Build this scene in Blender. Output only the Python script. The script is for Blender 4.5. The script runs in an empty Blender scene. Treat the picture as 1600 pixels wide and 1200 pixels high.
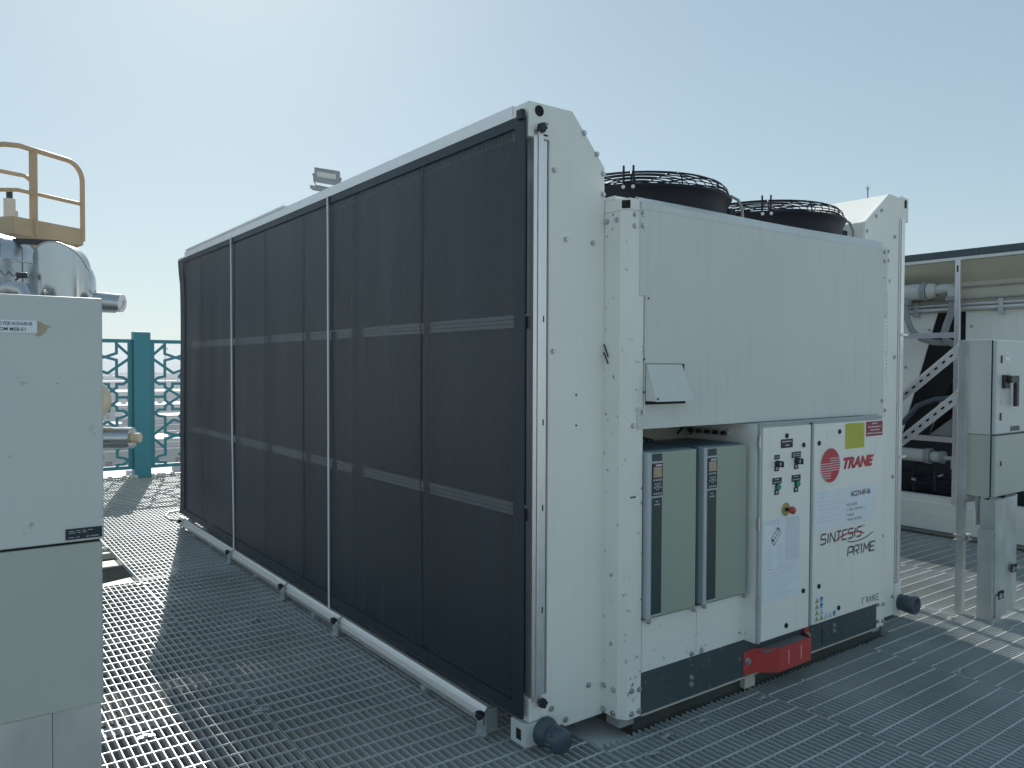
import bpy, bmesh, math, random
from mathutils import Vector, Matrix
random.seed(7)
S = bpy.context.scene
COL = S.collection
GZ = -0.07            # top of the walkway grating
PI = math.pi

# ------------------------------------------------------------------ materials
def mat(name, col, rough=0.5, metal=0.0, var=0.06, scale=6.0, bump=0.0, bscale=60.0, spots=0.0, spotcol=(.12,.11,.09),
        streak=0.0, spec=0.5, stretch=None):
    m = bpy.data.materials.new(name); m.use_nodes = True
    nt = m.node_tree; N = nt.nodes; L = nt.links
    b = N['Principled BSDF']
    tc = N.new('ShaderNodeTexCoord')
    src = tc.outputs['Object']
    if stretch:
        mp = N.new('ShaderNodeMapping'); mp.inputs['Scale'].default_value = stretch
        L.new(src, mp.inputs[0]); src = mp.outputs[0]
    n = N.new('ShaderNodeTexNoise'); n.inputs['Scale'].default_value = scale; n.inputs['Detail'].default_value = 6
    L.new(src, n.inputs['Vector'])
    r = N.new('ShaderNodeValToRGB')
    r.color_ramp.elements[0].position = .3; r.color_ramp.elements[1].position = .7
    r.color_ramp.elements[0].color = (*[c*(1-var) for c in col], 1)
    r.color_ramp.elements[1].color = (*[min(1, c*(1+var)) for c in col], 1)
    L.new(n.outputs[0], r.inputs[0]); out = r.outputs[0]
    if spots:
        n2 = N.new('ShaderNodeTexNoise'); n2.inputs['Scale'].default_value = scale*9; n2.inputs['Detail'].default_value = 3
        L.new(src, n2.inputs['Vector'])
        r2 = N.new('ShaderNodeValToRGB'); r2.color_ramp.elements[0].position = .70-spots*.1; r2.color_ramp.elements[1].position = .76
        L.new(n2.outputs[0], r2.inputs[0])
        mx = N.new('ShaderNodeMix'); mx.data_type = 'RGBA'
        L.new(r2.outputs[0], mx.inputs['Factor']); L.new(out, mx.inputs['A']); mx.inputs['B'].default_value = (*spotcol, 1)
        out = mx.outputs['Result']
    if streak:
        mp = N.new('ShaderNodeMapping'); mp.inputs['Scale'].default_value = (9, 9, .7)
        L.new(tc.outputs['Object'], mp.inputs[0])
        n3 = N.new('ShaderNodeTexNoise'); n3.inputs['Scale'].default_value = 3; n3.inputs['Detail'].default_value = 4
        L.new(mp.outputs[0], n3.inputs['Vector'])
        r3 = N.new('ShaderNodeValToRGB'); r3.color_ramp.elements[0].position = .52; r3.color_ramp.elements[1].position = .8
        r3.color_ramp.elements[1].color = (streak, streak, streak, 1)
        L.new(n3.outputs[0], r3.inputs[0])
        mx = N.new('ShaderNodeMix'); mx.data_type = 'RGBA'
        L.new(r3.outputs[0], mx.inputs['Factor']); L.new(out, mx.inputs['A']); mx.inputs['B'].default_value = (.30, .27, .22, 1)
        out = mx.outputs['Result']
    L.new(out, b.inputs['Base Color'])
    b.inputs['Roughness'].default_value = rough; b.inputs['Metallic'].default_value = metal
    b.inputs['Specular IOR Level'].default_value = spec
    rr = N.new('ShaderNodeMapRange'); rr.inputs['To Min'].default_value = max(.03, rough-.08); rr.inputs['To Max'].default_value = min(1, rough+.1)
    L.new(n.outputs[0], rr.inputs['Value']); L.new(rr.outputs[0], b.inputs['Roughness'])
    if bump:
        n4 = N.new('ShaderNodeTexNoise'); n4.inputs['Scale'].default_value = bscale; n4.inputs['Detail'].default_value = 4
        L.new(src, n4.inputs['Vector'])
        bp = N.new('ShaderNodeBump'); bp.inputs['Strength'].default_value = bump; bp.inputs['Distance'].default_value = .01
        L.new(n4.outputs[0], bp.inputs['Height']); L.new(bp.outputs[0], b.inputs['Normal'])
    return m

M = {}
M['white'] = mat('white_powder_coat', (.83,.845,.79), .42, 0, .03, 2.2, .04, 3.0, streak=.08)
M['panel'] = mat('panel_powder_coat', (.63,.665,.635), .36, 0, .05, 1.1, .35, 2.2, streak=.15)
M['speck'] = mat('specked_white_paint', (.81,.825,.775), .42, 0, .04, 3, .05, 5, spots=.45, spotcol=(.13,.13,.12))
M['ivory'] = mat('aged_cream_and_shade_paint', (.55,.54,.44), .5, 0, .05, 3)
M['alu'] = mat('brushed_aluminium', (.80,.80,.80), .34, .75, .07, 30, .05, 200, stretch=(6,6,.5))
M['aluy'] = mat('extruded_aluminium', (.68,.68,.66), .38, .6, .08, 30, .05, 200, stretch=(6,.5,6), spots=.1)
M['alutop'] = mat('pale_anodised_channel', (.82,.83,.83), .42, .25, .04, 9)
M['galv'] = mat('galvanised_sheet', (.50,.54,.54), .42, .55, .16, 9, .06, 20, stretch=(1,1,.5))
M['grate'] = mat('galvanised_grating', (.52,.565,.57), .42, .30, .16, 1.7, .1, 90)
M['rods'] = mat('highlit_galvanised_rods', (.60,.64,.645), .42, .30, .10, 2.5, .1, 90)  # paler than the bars: the rods' top highlight is in the colour
M['steel'] = mat('painted_support_steel', (.56,.53,.44), .55, .0, .1, 6, spots=.2)
M['steeld'] = mat('dull_support_steel', (.30,.31,.30), .6, .1, .15, 6)
M['darksteel'] = mat('dark_green_support_steel', (.045,.055,.048), .6, 0, .2, 6)
M['rail'] = mat('dark_slate_base_paint', (.052,.078,.090), .42, 0, .12, 5, .06, 20, spots=.75, spotcol=(.22,.23,.22))
M['black'] = mat('black_plastic', (.018,.020,.024), .42, 0, .2, 12)
M['fanblack'] = mat('black_fan_paint', (.003,.006,.014), .45, 0, .2, 8, spec=.3)
M['hole'] = mat('dark_opening', (.012,.014,.016), .9, 0, .1, 8)
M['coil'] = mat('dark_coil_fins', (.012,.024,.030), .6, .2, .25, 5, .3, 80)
M['drive'] = mat('olive_drive_cover', (.335,.395,.32), .42, 0, .03, 2.5)
M['drivebody'] = mat('blue_grey_drive_body', (.115,.175,.215), .45, 0, .07, 6)
M['drivetrim'] = mat('pale_drive_trim', (.44,.49,.51), .42, 0, .03, 6)
M['green_dk'] = mat('dark_green_strip', (.030,.055,.052), .4, 0, .06, 5)
M['navy'] = mat('keypad_navy', (.020,.030,.050), .35, 0, .1, 5)
M['display'] = mat('keypad_display', (.42,.34,.22), .3, 0, .08, 40)
M['keys'] = mat('keypad_keys', (.42,.46,.48), .4, 0, .05, 5)
M['red'] = mat('red_paint', (.50,.055,.050), .42, 0, .08, 8, .03, 30)
M['redlogo'] = mat('red_print', (.52,.040,.055), .45, 0, .06, 12)
M['maroon'] = mat('maroon_label', (.26,.022,.050), .45, 0, .06, 12)
M['pink'] = mat('label_pink_white', (.68,.60,.60), .5, 0, .03, 12)
M['yellow'] = mat('yellow_sticker', (.52,.52,.045), .5, 0, .07, 12)
M['paper'] = mat('white_paper_label', (.76,.83,.86), .38, 0, .03, 9)
M['print'] = mat('grey_print', (.50,.56,.61), .5, 0, .05, 20)
M['ink'] = mat('black_print', (.020,.022,.026), .5, 0, .05, 20)
M['greyink'] = mat('dark_grey_print', (.085,.085,.09), .5, 0, .05, 20)
M['green'] = mat('green_button', (.010,.26,.14), .3, 0, .05, 20)
M['ochre'] = mat('yellow_disc', (.42,.36,.10), .45, 0, .1, 20)
M['blue'] = mat('blue_sign_print', (.035,.16,.34), .45, 0, .06, 20)
M['chrome'] = mat('zinc_bolt', (.55,.56,.56), .32, .85, .15, 60)
M['pvc'] = mat('dark_grey_plastic', (.060,.085,.110), .38, 0, .08, 9, .05, 20)
M['box'] = mat('light_grey_enclosure', (.57,.61,.60), .40, 0, .03, 1.8, .05, 2.0, spots=.05, spotcol=(.34,.32,.24))
M['boxlow'] = mat('green_grey_enclosure', (.43,.47,.43), .42, 0, .03, 1.8, .05, 2.0)
M['teal'] = mat('turquoise_fence_paint', (.016,.23,.30), .45, 0, .06, 5, .04, 20)
M['sand'] = mat('sand_yellow_paint', (.52,.375,.225), .5, 0, .07, 5)
M['foil'] = mat('polished_cladding_sheet', (.50,.52,.53), .22, .95, .05, 4, .25, 2.5)
M['foil2'] = mat('wrinkled_cladding_sheet', (.50,.52,.53), .30, .85, .08, 9, .7, 9)
M['beigecap'] = mat('beige_plastic_cap', (.48,.43,.32), .5, 0, .05, 9)
M['rust'] = mat('rust_brown_stain', (.40,.35,.24), .5, 0, .15, 30)
M['lamp'] = mat('grey_lamp_housing', (.27,.30,.33), .5, .2, .06, 30)
M['lens'] = mat('lamp_glass', (.55,.56,.54), .25, 0, .04, 30)
M['slab'] = mat('grey_roof_slab', (.15,.16,.155), .85, 0, .25, 1.2, .3, 14)
M['ground'] = mat('sandy_city_ground', (.30,.28,.25), .9, 0, .3, .02)
M['hill'] = mat('dry_hills', (.22,.22,.21), .95, 0, .2, .004)
M['bwhite'] = mat('whitewashed_roof', (.74,.74,.72), .7, 0, .06, .2)
M['bgrey'] = mat('grey_render_wall', (.34,.345,.35), .8, 0, .08, .2)
M['bbeige'] = mat('beige_render_wall', (.42,.40,.36), .8, 0, .08, .2)
M['glass'] = mat('dark_window_glass', (.06,.075,.09), .2, 0, .05, 3)
M['white_pipe'] = mat('grey_white_pipe', (.56,.58,.56), .4, 0, .05, 4)
M['hose'] = mat('grey_hose', (.30,.32,.32), .5, 0, .08, 6)
M['rodmat'] = mat('white_screen_batten', (.72,.75,.76), .4, .15, .04, 20)

# woven shade mesh: open weave -> partly transparent, fine thread relief
def fabric():
    m = bpy.data.materials.new('woven_black_shade_mesh'); m.use_nodes = True
    nt = m.node_tree; N = nt.nodes; L = nt.links
    b = N['Principled BSDF']; out = N['Material Output']
    b.inputs['Roughness'].default_value = .42; b.inputs['Specular IOR Level'].default_value=.6
    b.inputs['Sheen Weight'].default_value = .12
    b.inputs['Sheen Tint'].default_value = (.6,.68,.8,1)
    tc = N.new('ShaderNodeTexCoord')
    n = N.new('ShaderNodeTexNoise'); n.inputs['Scale'].default_value = 1.4; n.inputs['Detail'].default_value = 5
    mp = N.new('ShaderNodeMapping'); mp.inputs['Scale'].default_value = (1, 2.2, .35)
    L.new(tc.outputs['Object'], mp.inputs[0]); L.new(mp.outputs[0], n.inputs['Vector'])
    r = N.new('ShaderNodeValToRGB')
    r.color_ramp.elements[0].color = (.006,.021,.031,1); r.color_ramp.elements[1].color = (.013,.032,.045,1)
    r.color_ramp.elements[0].position = .35; r.color_ramp.elements[1].position = .7
    L.new(n.outputs[0], r.inputs[0]); L.new(r.outputs[0], b.inputs['Base Color'])
    # dusty mottling changes how open the weave is
    mr = N.new('ShaderNodeMapRange'); mr.inputs['To Min'].default_value = .64; mr.inputs['To Max'].default_value = .76
    L.new(n.outputs[0], mr.inputs['Value'])
    tr = N.new('ShaderNodeBsdfTransparent')
    mx = N.new('ShaderNodeMixShader')
    L.new(mr.outputs[0], mx.inputs[0]); L.new(tr.outputs[0], mx.inputs[1]); L.new(b.outputs[0], mx.inputs[2])
    L.new(mx.outputs[0], out.inputs[0])
    return m
M['fabric'] = fabric()
M['hem'] = mat('black_hem_tape', (.007,.020,.034), .5, 0, .1, 6, .1, 60)

# ------------------------------------------------------------------ helpers
class MB:
    def __init__(s): s.v = []; s.f = []; s.sm = []
    def add(s, verts, faces, smooth=False):
        n = len(s.v); s.v += [tuple(v) for v in verts]
        for f in faces: s.f.append(tuple(i+n for i in f)); s.sm.append(smooth)
        return s
    def box(s, x0,x1,y0,y1,z0,z1, b=0.0):
        if x0>x1: x0,x1=x1,x0
        if y0>y1: y0,y1=y1,y0
        if z0>z1: z0,z1=z1,z0
        if b <= 0:
            s.add([(x0,y0,z0),(x1,y0,z0),(x1,y1,z0),(x0,y1,z0),(x0,y0,z1),(x1,y0,z1),(x1,y1,z1),(x0,y1,z1)],
              [(0,3,2,1),(4,5,6,7),(0,1,5,4),(1,2,6,5),(2,3,7,6),(3,0,4,7)])
        else:
            bm = bmesh.new(); bmesh.ops.create_cube(bm, size=1)
            for v in bm.verts: v.co = Vector(((x0+x1)/2+v.co.x*(x1-x0),(y0+y1)/2+v.co.y*(y1-y0),(z0+z1)/2+v.co.z*(z1-z0)))
            bmesh.ops.bevel(bm, geom=list(bm.edges), offset=b, segments=2, affect='EDGES', profile=.5)
            bm.verts.ensure_lookup_table()
            s.add([v.co[:] for v in bm.verts], [[v.index for v in f.verts] for f in bm.faces]); bm.free()
        return s
    def obox(s, p0, p1, w, h, up=(0,0,1)):
        """bar of w x h section from p0 to p1; h along 'up'"""
        p0=Vector(p0); p1=Vector(p1); d=(p1-p0).normalized(); u=Vector(up); sd=d.cross(u).normalized(); u=sd.cross(d).normalized()
        c=[]
        for p in (p0,p1):
            for a,b in ((-1,-1),(1,-1),(1,1),(-1,1)): c.append(p+sd*a*w/2+u*b*h/2)
        s.add(c, [(0,1,2,3),(7,6,5,4),(0,4,5,1),(1,5,6,2),(2,6,7,3),(3,7,4,0)]); return s
    def cyl(s, p0, p1, r, n=16, r1=None, cap=True, smooth=True):
        p0=Vector(p0); p1=Vector(p1); r1 = r if r1 is None else r1
        d=(p1-p0).normalized(); a=Vector((0,0,1)) if abs(d.z)<.9 else Vector((1,0,0)); u=d.cross(a).normalized(); w=d.cross(u)
        vs=[p0+(u*math.cos(2*PI*i/n)+w*math.sin(2*PI*i/n))*r for i in range(n)]+[p1+(u*math.cos(2*PI*i/n)+w*math.sin(2*PI*i/n))*r1 for i in range(n)]
        s.add(vs, [(i,i+n,(i+1)%n+n,(i+1)%n) for i in range(n)], smooth)
        if cap:
            s.add(vs[:n], [tuple(range(n))]); s.add(vs[n:], [tuple(reversed(range(n)))])
        return s
    def tube(s, pts, r, n=8, closed=False):
        pts=[Vector(p) for p in pts]; m=len(pts); rings=[]; pu=None
        for i,p in enumerate(pts):
            if closed: d=(pts[(i+1)%m]-pts[i-1]).normalized()
            else: d=(pts[min(i+1,m-1)]-pts[max(i-1,0)]).normalized()
            if pu is None:
                a=Vector((0,0,1)) if abs(d.z)<.9 else Vector((1,0,0)); u=d.cross(a).normalized()
            else:
                u=(pu-d*pu.dot(d)).normalized()
            pu=u; w=d.cross(u)
            rings.append([p+(u*math.cos(2*PI*k/n)+w*math.sin(2*PI*k/n))*r for k in range(n)])
        vs=[v for rg in rings for v in rg]; fs=[]
        for i in range(m if closed else m-1):
            j=(i+1)%m
            for k in range(n): fs.append((i*n+k,i*n+(k+1)%n,j*n+(k+1)%n,j*n+k))
        s.add(vs,fs,True)
        if not closed:
            s.add(rings[0],[tuple(reversed(range(n)))]); s.add(rings[-1],[tuple(range(n))])
        return s
    def lathe(s, c, prof, n=32, smooth=True, axis='z', a0=0, a1=2*PI):
        """prof list of (r,h) around axis through c"""
        c=Vector(c); full=abs(a1-a0-2*PI)<1e-6; m=n if full else n+1; vs=[]
        for r,h in prof:
            for i in range(m):
                a=a0+(a1-a0)*i/n; x,y=r*math.cos(a),r*math.sin(a)
                vs.append(c+Vector({'z':(x,y,h),'y':(x,h,y),'x':(h,x,y)}[axis]))
        fs=[]
        for j in range(len(prof)-1):
            for i in range(n):
                k=(i+1)%m
                fs.append((j*m+i,j*m+k,(j+1)*m+k,(j+1)*m+i))
        s.add(vs,fs,smooth); return s
    def prism(s, poly, axis, a, b):
        """poly in the plane normal to axis, extruded from a to b"""
        def P(p,t): return {'y':(p[0],t,p[1]),'x':(t,p[0],p[1]),'z':(p[0],p[1],t)}[axis]
        n=len(poly)
        s.add([P(p,a) for p in poly]+[P(p,b) for p in poly],
              [tuple(range(n)),tuple(reversed(range(n,2*n)))]+[(i,i+n,(i+1)%n+n,(i+1)%n) for i in range(n)])
        return s
    def stroke(s, pts, w, y, t, closed=False):
        """flat ribbon in an XZ plane (facing -Y), mitred, from y to y+t"""
        P=[Vector((p[0],p[1])) for p in pts]; m=len(P); Ls=[]; Rs=[]
        for i in range(m):
            if closed: a=P[i]-P[i-1]; b=P[(i+1)%m]-P[i]
            else: a=P[i]-P[max(i-1,0)]; b=P[min(i+1,m-1)]-P[i]
            if a.length<1e-9: a=b
            if b.length<1e-9: b=a
            a=a.normalized(); b=b.normalized(); na=Vector((-a.y,a.x)); nb=Vector((-b.y,b.x)); nn=(na+nb)
            if nn.length<1e-6: nn=na
            nn.normalize(); k=1/max(.45,nn.dot(na))
            Ls.append(P[i]+nn*w/2*k); Rs.append(P[i]-nn*w/2*k)
        for i in range(m if closed else m-1):
            j=(i+1)%m
            q=[Ls[i],Ls[j],Rs[j],Rs[i]]
            s.prism([(v.x,v.y) for v in q],'y',y,y+t)
        return s
    def build(s, name, m, parent=None, bevel=0):
        me=bpy.data.meshes.new(name); off=wloc(parent)
        me.from_pydata([(v[0]-off.x,v[1]-off.y,v[2]-off.z) for v in s.v],[],s.f)
        me.polygons.foreach_set('use_smooth', s.sm)
        bm=bmesh.new(); bm.from_mesh(me); bmesh.ops.recalc_face_normals(bm, faces=bm.faces); bm.to_mesh(me); bm.free()
        me.materials.append(M[m] if isinstance(m,str) else m); me.update()
        o=bpy.data.objects.new(name, me); COL.objects.link(o)
        if parent: o.parent=parent
        if bevel:
            md=o.modifiers.new('bevel','BEVEL'); md.width=bevel; md.segments=2; md.limit_method='ANGLE'; md.angle_limit=.6
        return o
def wloc(o):
    v=Vector((0,0,0))
    while o is not None: v+=o.location; o=o.parent
    return v
def thing(name, label, cat, loc=(0,0,0), group=None):
    o=bpy.data.objects.new(name,None); o.location=loc; o.empty_display_size=.1; COL.objects.link(o)
    return tag(o,label,cat,group)
def tag(o,label=None,cat=None,group=None,kind=None):
    if label: o['label']=label
    if cat: o['category']=cat
    if group: o['group']=group
    if kind: o['kind']=kind
    return o
def put(name, me, parent, loc, rot=(0,0,0)):
    o=bpy.data.objects.new(name,me); o.parent=parent; o.location=Vector(loc)-wloc(parent); o.rotation_euler=rot; COL.objects.link(o); return o
def text(name, body, x0,x1,z0,z1, y, m, parent, shear=0, bold=0, flip=False):
    cu=bpy.data.curves.new(name,'FONT'); cu.body=body; cu.size=1; cu.shear=shear; cu.offset=bold; cu.extrude=0
    o=bpy.data.objects.new(name,cu); COL.objects.link(o)
    me=bpy.data.meshes.new_from_object(o); bpy.data.objects.remove(o); 
    xs=[v.co.x for v in me.vertices]; ys=[v.co.y for v in me.vertices]
    a,b,c,d=min(xs),max(xs),min(ys),max(ys); off=wloc(parent)
    for v in me.vertices:
        v.co=Vector((x0+(v.co.x-a)/(b-a)*(x1-x0)-off.x, y-off.y, z0+(v.co.y-c)/(d-c)*(z1-z0)-off.z))
    me.materials.clear(); me.materials.append(M[m]); me.name=name
    o=bpy.data.objects.new(name,me); COL.objects.link(o); o.parent=parent; return o

def words(mb,x0,x1,z,h,y,dens=.7,seed=1):
    r=random.Random(seed); x=x0
    while x<x1-.002:
        w=min(r.uniform(.006,.022),x1-x); mb.box(x,x+w,y-.0005,y,z-h/2,z+h/2); x+=w+.004

# shared small meshes
def small(name, mb, m, bev=0):
    o=mb.build(name, m); me=o.data; bpy.data.objects.remove(o); return me
b_=MB().cyl((0,.001,0),(0,-.003,0),.0125,14).cyl((0,-.003,0),(0,-.010,0),.0085,6,smooth=False)
ME_BOLT=small('bolt',b_,'chrome')
k_=MB()
for i in range(5):
    a=i*2*PI/5; k_.cyl((.012*math.cos(a),-.012,.012*math.sin(a)),(.012*math.cos(a),-.030,.012*math.sin(a)),.0085,10)
k_.cyl((0,0,0),(0,-.013,0),.011,12).cyl((0,-.011,0),(0,-.031,0),.014,14)
ME_KNOB=small('clamp_knob',k_,'black')
ME_LOCK=small('lock',MB().cyl((0,.001,0),(0,-.004,0),.0125,18).box(-.002,.002,-.0065,-.003,-.008,.008),'black')
ME_RIVET=small('rivet',MB().cyl((0,.001,0),(0,-.0015,0),.0045,8),'ink')

# ------------------------------------------------------------------ walkway grating (the floor)
PITCH=1.005; X0=-.737; BAR=.0345; ROD=.1035
def grating():
    mb=MB(); rb=MB()
    hx0,hx1,hy0,hy1=.278,2.62,-.118,5.75            # opening under the chiller
    def rowspans(col_x0,col_x1):
        return [(-7.6,-3.215),(-3.2,3.655),(3.675,9.42)]
    for k in range(-5,13):
        a=X0+k*PITCH+.004; b=a+PITCH-.010; st=random.uniform(0,ROD)
        if k==0: st=.02
        for (y0,y1) in rowspans(a,b):
            if k==-1 and y0>3: y0=4.93                # missing panel, steel visible
            nb=29
            for i in range(nb+1):
                x=a+(b-a)*i/nb; t=.0017
                yy=[(y0,y1)]
                if hx0<x<hx1 and y1>hy0: yy=[(y0,min(y1,hy0+random.uniform(-.004,.003)))] if y0<hy0 else ([(max(y0,hy1),y1)] if y1>hy1 else [])
                for (p,q) in yy:
                    if q-p>.02: mb.box(x-t,x+t,p,q,GZ-.034,GZ)
            nrod=int((y1-y0)/ROD)
            for j in range(nrod+1):
                y=y0+.012+ (st if j>=0 else 0)*.9 + j*ROD
                if y>y1-.01: continue
                segs=[(a-.002,b+.002)]
                if hy0-.012<y<hy1:
                    segs=[]
                    if a<hx0: segs.append((a-.002,min(b,hx0)))
                    if b>hx1: segs.append((max(a,hx1),b+.002))
                for p,q in segs:
                    if q-p>.02:
                        rb.box(p,q,y-.0027,y+.0027,GZ-.0065,GZ+.0009)
            for yb in (y0,y1-.005):                   # end banding
                if a<hx1 and b>hx0 and hy0<yb<hy1: continue
                if yb==y1-.005 and a<hx1 and b>hx0 and False: continue
                mb.box(a-.001,b+.001,yb,yb+.0045,GZ-.0305,GZ-.0012)
    o=mb.build('grating_floor','grate'); tag(o,kind='structure'); rb.build('cross_rods','rods',o)
grating()
o=MB().box(-8,16,-8,12,-1.25,-1.05).build('roof_slab','slab'); tag(o,kind='structure')
# beams that carry the walkway
def ibeam(name,p0,p1,w,h,ztop,m='steeld'):
    mb=MB(); x0,y0=p0; x1,y1=p1; t=.010
    for (ww,za,zb) in ((w,ztop-t,ztop),(.008,ztop-h+t,ztop-t),(w,ztop-h,ztop-h+t)):
        mb.obox((x0,y0,(za+zb)/2),(x1,y1,(za+zb)/2),ww,zb-za)
    return mb
fr=thing('walkway_beam_frame','steel beams carrying the walkway grating from below','steel frame',(0,0,GZ-.2))
for y in (-2.2,-.75,1.27,2.5,5.6,7.2,8.8):
    ibeam('b',(-6,y),(12,y),.10,.20,GZ-.033).build('cross_beam','steeld',fr)
for x in (-2.6,.30,2.56,4.6):
    ibeam('b',(x,-3.2),(x,9.3),.14,.24,GZ-.045 if x in (.30,2.56) else GZ-.055).build('long_beam','steeld',fr)
MB().box(.285,.50,-.195,1.6,GZ-.048,GZ-.036).build('bearing_plate','box',fr)
# pale beams under the missing grating panel
ob=thing('skid_beam','cream painted steel beams exposed where one grating panel is missing','steel beam',(-.9,4.2,GZ-.2))
mb=MB().obox((-2.3,3.25,GZ-.045),(-.30,4.02,GZ-.045),.20,.012); mb.build('flange','steel',ob)
mb=MB().obox((-2.3,3.25,GZ-.14),(-.30,4.02,GZ-.14),.012,.18); mb.build('web','steeld',ob)
mb=MB().obox((-2.3,4.50,GZ-.045),(-.35,4.50,GZ-.045),.20,.012).obox((-2.3,4.85,GZ-.05),(-.35,4.85,GZ-.05),.05,.05); mb.build('flange','steel',ob)
mb=MB().obox((-2.3,4.50,GZ-.16),(-.35,4.50,GZ-.16),.012,.2); mb.build('web','steeld',ob)
# grating saddle clips
def clip(x,y,label,first=[None]):
    mb=MB().box(-.028,.028,-.012,.012,0.003,.006).box(-.034,-.026,-.012,.012,-.02,.004).box(.026,.034,-.012,.012,-.02,.004).cyl((0,0,.0055),(0,0,.013),.009,10)
    if first[0] is None:
        o=mb.build('grating_clip','galv'); first[0]=o
    else:
        o=first[0].copy(); COL.objects.link(o)
    o.location=(x,y,GZ); o.rotation_euler=(0,0,random.uniform(-.3,.3)); tag(o,label,'clip','saddle clips on the grating')
for x,y,l in ((.568,-.23,'zinc saddle clip nearest the white corner post foot'),(.40,-.30,'zinc saddle clip in front of the grey plate under the corner post'),
              (.80,-.225,'zinc saddle clip second from the corner post along the chiller front'),(1.22,-.235,'zinc saddle clip just in front of the left end of the red bracket'),
              (1.55,-.23,'zinc saddle clip in front of the right end of the red bracket'),(2.25,-.24,'zinc saddle clip before the right foot of the chiller'),
              (3.18,-.20,'zinc saddle clip beside the foot of the thin cabinet leg'),(-.745,1.02,'zinc saddle clip on the panel joint in the shaded walkway'),
              (-.745,3.55,'zinc saddle clip at the corner by the missing grating panel'),(-1.22,1.05,'sunlit zinc saddle clip near the left enclosure'),
              (-.35,2.30,'zinc saddle clip in the middle of the shaded walkway'),(2.35,-.62,'small zinc clip alone on the shaded grating at right'),
              (-.18,3.30,'zinc saddle clip close to the mesh screens at their far half')):
    clip(x,y,l)

# ------------------------------------------------------------------ chiller (front machine)
W=2.966; LEN=5.36; FY=-.130; DY=-.205
def bolts(parent, pts, y, side=False):
    for p in pts:
        if side: put('bolt',ME_BOLT,parent,(y,p[0],p[1]),(0,0,-PI/2))
        else: put('bolt',ME_BOLT,parent,(p[0],y,p[1]),(0,random.uniform(0,1),0))
ch=thing('chiller','white roof chiller with black mesh screens along its left side and two fans on top','chiller',(0,0,-.05))

# left and right coil modules
ep=MB().prism([(.097,-.015),(.412,-.015),(.402,2.35),(.22,2.555),(.097,2.555)],'y',0,.025).build('end_panel','white',ch,.003)
bolts(ep,[(.281,2.476),(.354,2.400),(.122,2.298),(.391,2.322),(.392,2.235),(.186,2.023),(.335,2.022),(.120,1.560),(.325,.131),(.120,.082),(.197,.016)],-.001)
for p in ((.248,1.25),(.247,1.379)): put('rivet',ME_RIVET,ep,(p[0],-.001,p[1]))
MB().prism([(.402,2.15),(.4015,2.349),(.2195,2.5535),(.10,2.5535),(.10,2.545),(.215,2.545),(.394,2.345),(.394,2.15)],'y',.026,LEN-.02).build('module_hood','white',ch)
er=MB().prism([(2.485,-.04),(2.87,-.04),(2.87,2.542),(2.75,2.552),(2.483,2.355)],'y',0,.025).build('end_panel','white',ch,.003)
bolts(er,[(2.818,2.298),(2.758,2.025),(2.832,1.562),(2.831,.824),(2.846,.078),(2.66,2.44),(2.60,2.40),(2.50,2.30)],-.001)
MB().prism([(2.485,2.15),(2.4855,2.354),(2.750,2.5495),(2.868,2.5395),(2.868,2.53),(2.753,2.54),(2.495,2.35),(2.495,2.15)],'y',.026,LEN-.02).build('module_hood','white',ch)
# far end closing
MB().box(.02,W-.02,LEN-.02,LEN,-.02,2.2).box(.02,.41,LEN-.019,LEN-.001,2.2,2.54).box(2.49,2.94,LEN-.019,LEN-.001,2.2,2.53).build('rear_panel','white',ch)
# corner castings and aluminium side profile, near left
cs=MB().box(-.014,.0965,-.006,.10,2.412,2.552,.003).build('corner_casting','white',ch)
cs2=MB().box(-.022,.0955,-.012,.09,-.042,.052,.003).build('corner_casting','box',ch)
MB().box(0,.0965,-.006,.06,.0555,.150,.002).build('casting_plate','white',cs2)
MB().cyl((.038,-.0055,2.52),(.038,-.0085,2.52),.022,22).box(.060,.083,-.0075,-.005,2.425,2.431).build('casting_hole','hole',cs)
MB().box(-.0235,-.0215,.018,.050,-.020,.024).build('casting_hole','hole',cs2)
put('rivet',ME_RIVET,cs,(.079,-.006,2.475)); put('rivet',ME_RIVET,cs,(.088,-.006,.115))
pr=MB().box(.008,.026,-.012,.03,.14,2.44).box(.030,.055,-.016,.03,.13,2.425,.002).box(.0265,.0295,-.004,.03,.14,2.44).build('side_profile','alu',ch)
MB().box(.0555,.097,.012,.03,.152,2.41).build('slot','hole',ch)
MB().box(.070,.088,.004,.0115,.153,2.409).build('inner_strip','alu',ch)
for x,z in ((.031,2.446),(.048,.134)): put('clamp_knob',ME_KNOB,ch,(x,-.014,z))
for z in (1.69,1.27,.92,.5): 
    MB().box(.058,.074,.0,.0115,z-.012,z+.012).build('slot_clip','black',ch)
# near right profile, casting tab and open pipe end
MB().box(2.873,2.884,-.004,.03,.16,2.42).box(2.887,2.925,-.010,.03,.16,2.42,.002).build('side_profile','alu',ch)
MB().box(2.928,2.940,.002,LEN,.12,2.44).build('side_screen','hem',ch)
tb=MB().prism([(2.874,2.40),(2.966,2.40),(2.966,2.545),(2.874,2.552)],'y',-.006,.004).build('corner_casting','white',ch)
MB().box(2.873,2.95,-.003,.06,-.045,.155).build('corner_casting','white',ch)
MB().box(2.918,2.942,-.0085,-.0055,2.485,2.523).cyl((2.93,-.0055,2.523),(2.93,-.0085,2.523),.012,14).build('casting_hole','hole',tb)
po=MB(); po.lathe((2.945,0,.028),[(.050,.01),(.050,-.035),(.056,-.037),(.056,-.105),(.044,-.108),(.044,-.02),(.0,-.02)],26,True,'y').build('pipe_end','pvc',ch)
MB().box(2.87,2.96,0,LEN,-.045,.02).build('bottom_channel','aluy',ch)
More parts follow.
